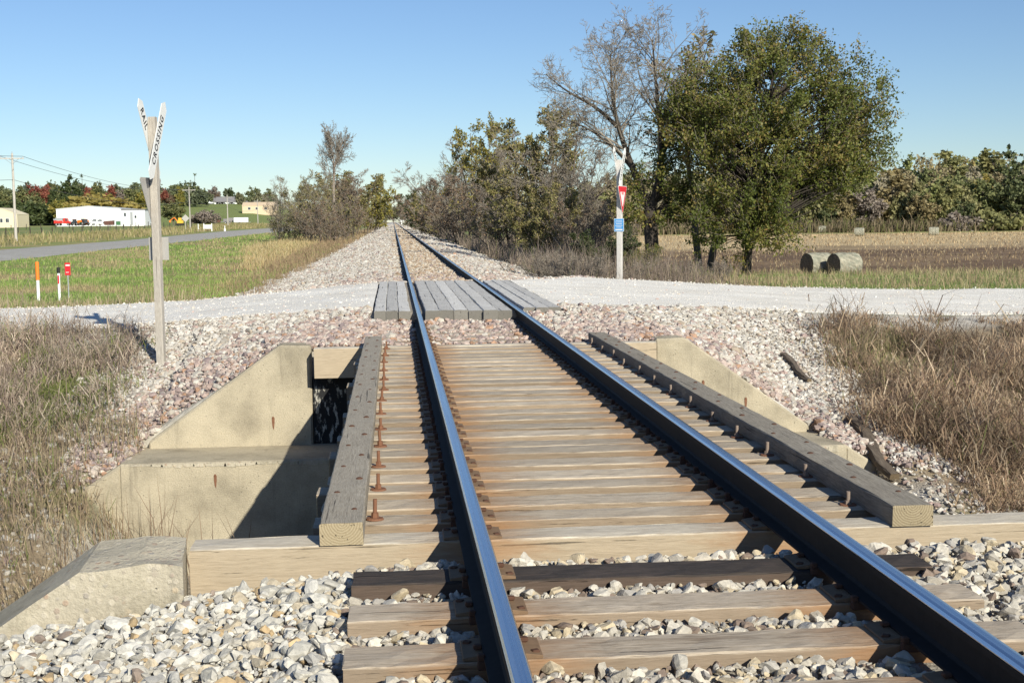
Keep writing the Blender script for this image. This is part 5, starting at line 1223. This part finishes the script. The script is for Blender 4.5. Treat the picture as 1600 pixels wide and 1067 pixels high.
GH = 'houses on the green hill'
for px, W, ev, rg_, lm, l in ((334, 11, 2.4, 4.2, 'white', 'pale hilltop house with a grey roof, parked cars before it'), (352, 8, 2.6, 4.8, 'white', 'white hilltop house between the grey roofed one and the long one'), (376, 10, 2.4, 3.6, 'white', 'white low hilltop house beside the small red tree')):
    p_ = (at(px, 620), 620, 1.334 + (horiz(px) - 324.5) / 2000 * 620); t = gable('hill_house', l, p_, 0, W, 8, ev, rg_, M['white_wall'], M['roof'], GH, 'x')
    for x in (-W * .3, 0, W * .28): window(t, x, -.02, 1.3, 1.2, 1.0)
p_ = (at(406, 520), 520, 1.334 + (horiz(406) - 331) / 2000 * 520); t = gable('tan_building', 'long tan building on the slope, partly hidden by a leaning tree', p_, rad(0), 13.5, 9, 2.2, 3.6, M['tan'], M['tan'], None, 'x', .1)
for x in (-4, -1, 2.5): window(t, x, -.02, 1.2, 1.0, .9)
for px, l, Yd, pb in ((121, 'small grey roofed house among the trees above the shed', 760, 320), (150, 'small pale house between yellow bush and red tree above the shed', 770, 318)):
    t = gable('wood_house', l, (at(px, Yd), Yd, 1.334 + (horiz(px) - pb) / 2000 * Yd), .3, 6, 6, 2.4, 4.0, M['white_wall'], M['roof'], 'houses in the hillside wood', 'x'); window(t, 0, -.02, 1.3, 1.2, 1.0)

def wheel(parent, x, y, r, w=.24):
    a = MB(); a.cyl((x, y - w / 2, r), (x, y + w / 2, r), r, n=20); t_ = a.build('wheel', M['tyre'], parent)
    a = MB(); a.cyl((x, y - w / 2 - .02, r), (x, y + w / 2 + .02, r), r * .55, n=14); a.build('rim', M['grey_metal'], t_)
def pickup(label, loc, rz, m, group=None):
    t = thing('pickup_truck', label, 'pickup truck', loc, rz, group); a = MB()
    a.prism([(-2.7, .55), (-2.7, 1.05), (-2.55, 1.12), (-.75, 1.12), (-.75, 1.12), (1.05, 1.12), (2.4, 1.02), (2.65, .9), (2.7, .5), (2.1, .42), (-2.2, .42)], 'y', -.95, .95, .04); a.build('body', m, t)
    a = MB(); a.prism([(-.78, 1.12), (-.6, 1.78), (.45, 1.82), (1.15, 1.12)], 'y', -.86, .86, .05); c_ = a.build('cab', m, t)
    a = MB(); a.prism([(-.58, 1.2), (-.47, 1.66), (.36, 1.68), (.86, 1.2)], 'y', -.875, .875); a.build('windows', M['window'], c_)
    a = MB(); a.box((-2.76, -.9, .48), (-2.70, .9, .62)); a.box((2.70, -.9, .45), (2.76, .9, .62)); a.build('bumpers', M['grey_metal'], t)
    for x in (-1.75, 1.75):
        for y in (-.84, .84): wheel(t, x, y, .38)
    return t
GV = 'vehicles parked in front of the white shed'
def bz(px, pb, Yd):
    x, y, z = PX(px, pb, Yd); return (x, y, max(z, float(H(x, y))))
pickup('white pickup truck before the shed, farther right of the pair', bz(156, 352.3, 385), rad(200), M['white'], GV)
pickup('white pickup truck before the shed, partly behind the other one', bz(147, 352, 389), rad(205), M['white'], GV)
t = thing('farm_truck', 'red farm truck with grey flat load, leftmost before the shed', 'truck', bz(99, 353, 385), rad(0), GV); t.scale = (.8, .8, .8)
a = MB(); a.prism([(.2, .8), (.2, 2.5), (.5, 2.7), (1.6, 2.7), (1.8, 1.7), (2.7, 1.5), (2.75, .7)], 'y', -1.1, 1.1, .05); a.build('cab', M['truck_red'], t)
a = MB(); a.box((-3.0, -1.15, .9), (.15, 1.15, 1.15)); a.box((-3.0, -1.15, 1.15), (-2.9, 1.15, 2.0)); a.box((-2.9, -1.15, 1.15), (.15, -1.08, 1.9)); a.build('bed', M['truck_red'], t)
a = MB(); a.box((-3.2, -1.0, 2.0), (.0, 1.0, 2.55)); a.box((-2.6, -.6, 2.56), (.9, .6, 2.9)); a.build('load', M['grey_metal'], t)
a = MB(); a.prism([(1.0, 1.75), (1.05, 2.5), (1.55, 2.5), (1.72, 1.75)], 'y', -1.12, 1.12); a.build('windows', M['window'], t)
for x in (-2.2, -1.2, 1.9):
    for y in (-.95, .95): wheel(t, x, y, .5, .3)
def tractor(label, loc, rz, m):
    t = thing('tractor', label, 'tractor', loc, rz, GV); t.scale = (.75, .75, .75); a = MB(); a.prism([(-.4, .7), (-.4, 1.5), (.1, 1.55), (1.6, 1.45), (1.75, .8)], 'y', -.38, .38, .06); a.build('hood', m, t)
    a = MB(); a.prism([(-1.25, 1.0), (-1.2, 2.5), (-.1, 2.5), (.05, 1.5), (-.35, 1.0)], 'y', -.6, .6, .05); a.build('cab', M['window'], t)
    a = MB(); a.box((-1.35, -.68, 2.5), (.0, .68, 2.62), .03); a.build('cab_roof', m, t)
    a = MB(); a.cyl((1.0, .2, 1.4), (1.0, .2, 2.2), .05); a.build('exhaust', M['black'], t)
    for y in (-.8, .8): wheel(t, -.9, y, .8, .45); wheel(t, 1.25, y, .48, .3)
    a = MB(); a.cyl((1.6, -.5, .9), (3.0, -.5, 1.9), .07); a.cyl((1.6, .5, .9), (3.0, .5, 1.9), .07); a.prism([(3.0, 1.5), (3.1, 2.2), (3.6, 1.6), (3.5, 1.35)], 'y', -.9, .9); a.build('loader', m, t)
tractor('orange tractor with raised loader beside the red truck', bz(118, 353, 384), rad(75), M['orange'])
tractor('green tractor with orange neighbours before the overhead door', bz(128, 352.5, 388), rad(160), M['green_paint'])
tractor('small yellow and orange loader right of the green tractor', bz(135, 352.8, 386), rad(100), M['orange'])
t = thing('dumpster', 'brown metal dumpster right of the white pickups', 'dumpster', bz(171, 352.5, 384), 0, GV)
a = MB(); a.prism([(-1.3, .1), (-1.45, 1.25), (1.35, 1.4), (1.3, .1)], 'y', -.8, .8, .03); a.build('bin', M['brown_metal'], t); a = MB(); a.box((-1.5, -.85, 1.41), (1.42, .85, 1.47)); a.build('lid', M['roof'], t)
t = thing('dumpster', 'small dark green bin against the shed wall', 'dumpster', bz(185, 352.5, 390), 0, GV)
a = MB(); a.box((-.6, -.5, .1), (.6, .5, 1.2), .04); a.build('bin', M['green_paint'], t); a = MB(); a.box((-.64, -.54, 1.21), (.64, .54, 1.27)); a.build('lid', M['black'], t)
t = thing('excavator', 'small orange excavator with a bent arm beside the diamond sign', 'excavator', bz(281, 353, 330), 0)
a = MB(); a.box((-.6, -.7, .6), (.9, .7, 1.3), .08); a.box((-.3, -.6, 1.3), (.5, .5, 2.0), .08); a.build('body', M['yellow'], t)
a = MB(); a.box((-1.0, -.8, 0), (1.0, -.4, .55), .15); a.box((-1.0, .4, 0), (1.0, .8, .55), .15); a.build('tracks', M['tyre'], t)
a = MB(); a.cyl((-.5, 0, 1.0), (-1.3, 0, 2.1), .13); a.cyl((-1.3, 0, 2.1), (-2.3, 0, 1.4), .10); a.build('arm', M['orange'], t)
a = MB(); a.prism([(-2.2, 1.5), (-2.6, 1.2), (-2.5, .8), (-2.1, .9)], 'y', -.3, .3); a.build('bucket', M['orange'], t)
t = thing('box_trailer', 'white box trailer parked beyond the road near the left poles', 'trailer', bz(377, 352.5, 430), 0)
a = MB(); a.box((-2.3, -1.1, .45), (2.3, 1.1, 2.05), .06); a.build('box', M['white'], t); a = MB(); a.box((2.3, -.08, .45), (3.1, .08, .55)); a.build('hitch', M['grey_metal'], t)
for x in (-.5, .35): wheel(t, x, -1.0, .33); wheel(t, x, 1.0, .33)
t = thing('flat_trailer', 'dark low trailer with machinery left of the white box trailer', 'trailer', bz(357, 352.5, 432), 0)
a = MB(); a.box((-2.4, -1.1, .6), (1.9, 1.1, .8)); a.box((-1.6, -.9, .8), (-.2, .9, 1.7), .1); a.box((.1, -.9, .8), (1.6, .9, 2.0), .1); a.build('deck', M['roof'], t)
a = MB(); a.box((-3.6, -.5, .5), (-2.5, .5, 1.3), .12); a.build('engine', M['brown_metal'], t)
for x in (-.8, .6): wheel(t, x, -1.0, .36); wheel(t, x, 1.0, .36)
for px, mm, l in ((316, 'window', 'dark car parked in front of the grey roofed hilltop house'), (325, 'white', 'pale car parked in front of the grey roofed hilltop house')):
    t = thing('parked_car', l, 'car', bz(px, 325.3, 600), 0, 'cars at the hilltop house'); a = MB(); a.prism([(-2.2, .35), (-2.2, .95), (-1.2, 1.05), (-.7, 1.5), (.7, 1.5), (1.2, 1.0), (2.2, .85), (2.2, .35)], 'y', -.85, .85, .06); a.build('body', M[mm], t)
    a = MB(); a.prism([(-1.05, 1.05), (-.65, 1.42), (.62, 1.42), (1.0, 1.05)], 'y', -.87, .87); a.build('windows', M['window'], t)
    for x in (-1.35, 1.35): wheel(t, x, -.75, .33); wheel(t, x, .75, .33)

# utility poles and wires
def upole(label, px, Yd, ptop, arm=2.6, xf=None):
    x, y, z = base(px, Yd); top = PX(px, ptop, Yd)[2]; h = top - z
    t = thing('utility_pole', label, 'utility pole', (x, y, z), 0, 'utility poles along the paved road'); a = MB(); a.cyl((0, 0, -1), (0, 0, h), .17, .11, 12); a.build('shaft', M['pole'], t)
    a = MB(); a.box((-arm / 2, -.19, h - .62), (arm / 2, -.10, h - .50)); a.build('crossarm', M['pole'], t)
    a = MB(); a.cyl((-.75, -.15, h - .6), (-.06, -.12, h - 1.15), .022, n=6); a.cyl((.75, -.15, h - .6), (.06, -.12, h - 1.15), .022, n=6); a.build('braces', M['grey_metal'], t)
    for xx in (-arm / 2 + .12, -arm / 2 + .7, arm / 2 - .12):
        a = MB(); a.cyl((xx, -.145, h - .5), (xx, -.145, h - .34), .05, .03, 8); a.build('insulator', M['grey_metal'], t)
    a = MB(); a.cyl((0, 0, h), (0, 0, h + .2), .04, n=8); a.build('insulator', M['grey_metal'], t)
    return [(x + xx, y - .145, z + h - .33) for xx in (-arm / 2 + .12, arm / 2 - .12)] + [(x, y, z + h - 2.9)]
A1 = upole('nearest and tallest utility pole with a crossarm, at the left edge', 24, 148, 240)
A2 = upole('second utility pole with a crossarm, beside the diamond sign', 297, 265, 293)
A3 = upole('third utility pole with a crossarm, beside the white trailer', 356, 330, 305)
A4 = upole('far utility pole behind the leaning grey tree, nearer one', 403, 410, 312, 2.2)
A5 = upole('farthest utility pole behind the leaning grey tree', 434, 470, 318, 2.2)
A0 = [(p[0] - 6, p[1] - 105, p[2] + .2) for p in A1]
def wires(Aa, Bb, label):
    tb = Tubes()
    for p, q in zip(Aa, Bb):
        p = np.array(p); q = np.array(q); t_ = np.linspace(0, 1, 24)[:, None]; P = p + (q - p) * t_; P[:, 2] -= (4 * t_ * (1 - t_))[:, 0] * .012 * np.linalg.norm(q - p); tb.add(P, np.full(24, .022))
    tag(ob('power_line', tb.mesh('power_line', 4), M['wire']), label, 'power line', 'power lines along the road')
wires(A0, A1, 'thin wires running left out of the picture from the nearest pole')
wires(A1, A2, 'thin wires sagging between the nearest pole and the second one')
wires(A2, A3, 'thin wires between the second and the third pole')
wires(A3, A4, 'thin wires from the third pole into the leaning grey tree')
# signs and posts along the paved road
t = thing('road_sign', 'back of a grey diamond road sign beside the second pole', 'road sign', base(290, 225), 0)
zc = 1.334 + (horiz(290) - 341.5) / 2000 * 225 - float(H(at(290, 225), 225))
a = MB(); a.box((-.04, -.04, -.3), (.04, .0, zc + .6)); a.build('sign_post', M['pole'], t); a = MB(); a.prism([(-.66, zc), (0, zc - .66), (.66, zc), (0, zc + .66)], 'y', .0, .01, .003); a.build('plate', M['sign_back'], t)
t = thing('sign_board', 'blank white board on two white posts beyond the road', 'sign board', base(324.5, 235), 0)
a = MB(); a.box((-.62, -.03, .45), (.62, .03, 1.15), .01); a.build('board', M['white'], t)
for x in (-.7, .7): a = MB(); a.box((x - .07, -.07, -.4), (x + .07, .07, 1.4), .01); a.build('sign_post', M['white'], t)
for px, l, hh in ((309.5, 'short white post just left of the blank white board', 1.3), (351, 'short white post right of the blank white board', 1.0)):
    t = thing('road_post', l, 'post', base(px, 240), 0, 'short posts by the road'); a = MB(); a.cyl((0, 0, -.3), (0, 0, hh), .07, n=10); a.ball((0, 0, hh), .07, 2, (1, 1, .5)); a.build('shaft', M['white'], t); a = MB(); a.box((-.16, -.16, -.1), (.16, .16, .45), .03); a.build('base', M['white'], t)
def fence(label, p, q, n, hh=1.25):
    t = thing('pasture_fence', label, 'fence', (p[0], p[1], 0), 0, 'pasture fences'); rg = np.random.default_rng(int(abs(p[0])))
    P = []
    for i in range(n):
        u = i / (n - 1); x = p[0] + (q[0] - p[0]) * u; y = p[1] + (q[1] - p[1]) * u; z = float(H(x, y)); P.append((x - p[0], y - p[1], z))
        a = MB(); lx, ly = rg.normal(0, .05, 2); a.cyl((x - p[0], y - p[1], z - .3), (x - p[0] + lx, y - p[1] + ly, z + hh * rg.uniform(.85, 1.15)), .09, .08, 8); a.build('fence_post', M['bark_dark'], t)
    tb = Tubes()
    for k in (.35, .65, .95): tb.add(resample([(x, y, z + k * hh) for x, y, z in P], 40), np.full(40, .006))
    ob('wires', tb.mesh('wires', 3), M['wire'], t)
fence('dark post and wire fence between the paved road and the pasture', (-56, 180), (-46, 300), 26)
fence('dark post and wire fence farther back, in front of the white shed', (-98, 305), (-64, 345), 14)
# white relay cabinet beside the far track
t = thing('relay_cabinet', 'tiny white cabinet on a leg right of the rails far down the track', 'cabinet', (4.3, 640, float(H(4.3, 640))), 0)
a = MB(); a.box((-.9, -.4, 1.2), (.9, .4, 2.4), .05); a.build('box', M['white'], t); a = MB(); a.box((-.2, -.2, -.5), (.2, .2, 1.2)); a.build('leg', M['white'], t)
# ------------------------------------------------------------------ light and camera
sc = bpy.context.scene
SUN = Vector((-.72, 1.75, -1.0)).normalized()          # direction the light travels
w = bpy.data.worlds.new('World'); sc.world = w; w.use_nodes = True
nt = w.node_tree; bg = nt.nodes['Background']
sky = nt.nodes.new('ShaderNodeTexSky'); sky.sky_type = 'NISHITA'; sky.sun_disc = False
sky.sun_elevation = math.asin(-SUN.z); sky.sun_rotation = math.atan2(-SUN.x, -SUN.y)
sky.air_density = 1.0; sky.dust_density = 0; sky.ozone_density = 1.5; sky.altitude = 200
mx = nt.nodes.new('ShaderNodeMix'); mx.data_type = 'RGBA'; mx.blend_type = 'MULTIPLY'; mx.inputs[0].default_value = 1
nt.links.new(sky.outputs[0], mx.inputs[6]); mx.inputs[7].default_value = (.84, 1.0, 1.25, 1)        # clear, cold autumn air
nt.links.new(mx.outputs[2], bg.inputs['Color']); bg.inputs['Strength'].default_value = .060
L = bpy.data.lights.new('sun', 'SUN'); L.energy = 4.6; L.angle = rad(.5); L.color = (1, .955, .82)
lo = bpy.data.objects.new('sun', L); C.objects.link(lo); lo.rotation_euler = SUN.to_track_quat('-Z', 'Y').to_euler(); lo.location = (20, -40, 30)
cam = bpy.data.cameras.new('camera'); co = bpy.data.objects.new('camera', cam); C.objects.link(co); sc.camera = co
cam.sensor_width = 36; cam.lens = 45; cam.clip_start = .1; cam.clip_end = 6000
p, psi, rho = rad(5.439), rad(5.233), rad(.6)
fw = Vector((math.sin(psi) * math.cos(p), math.cos(psi) * math.cos(p), -math.sin(p)))
r0 = Vector((math.cos(psi), -math.sin(psi), 0)); u0 = r0.cross(fw)
r_ = math.cos(rho) * r0 - math.sin(rho) * u0; u_ = math.sin(rho) * r0 + math.cos(rho) * u0
mw = Matrix((r_, u_, -fw)).transposed().to_4x4(); mw.translation = (0, 0, 1.334); co.matrix_world = mw
sc.view_settings.view_transform = 'Standard'; sc.view_settings.look = 'None'; sc.view_settings.gamma = 1
sc.view_settings.exposure = .5
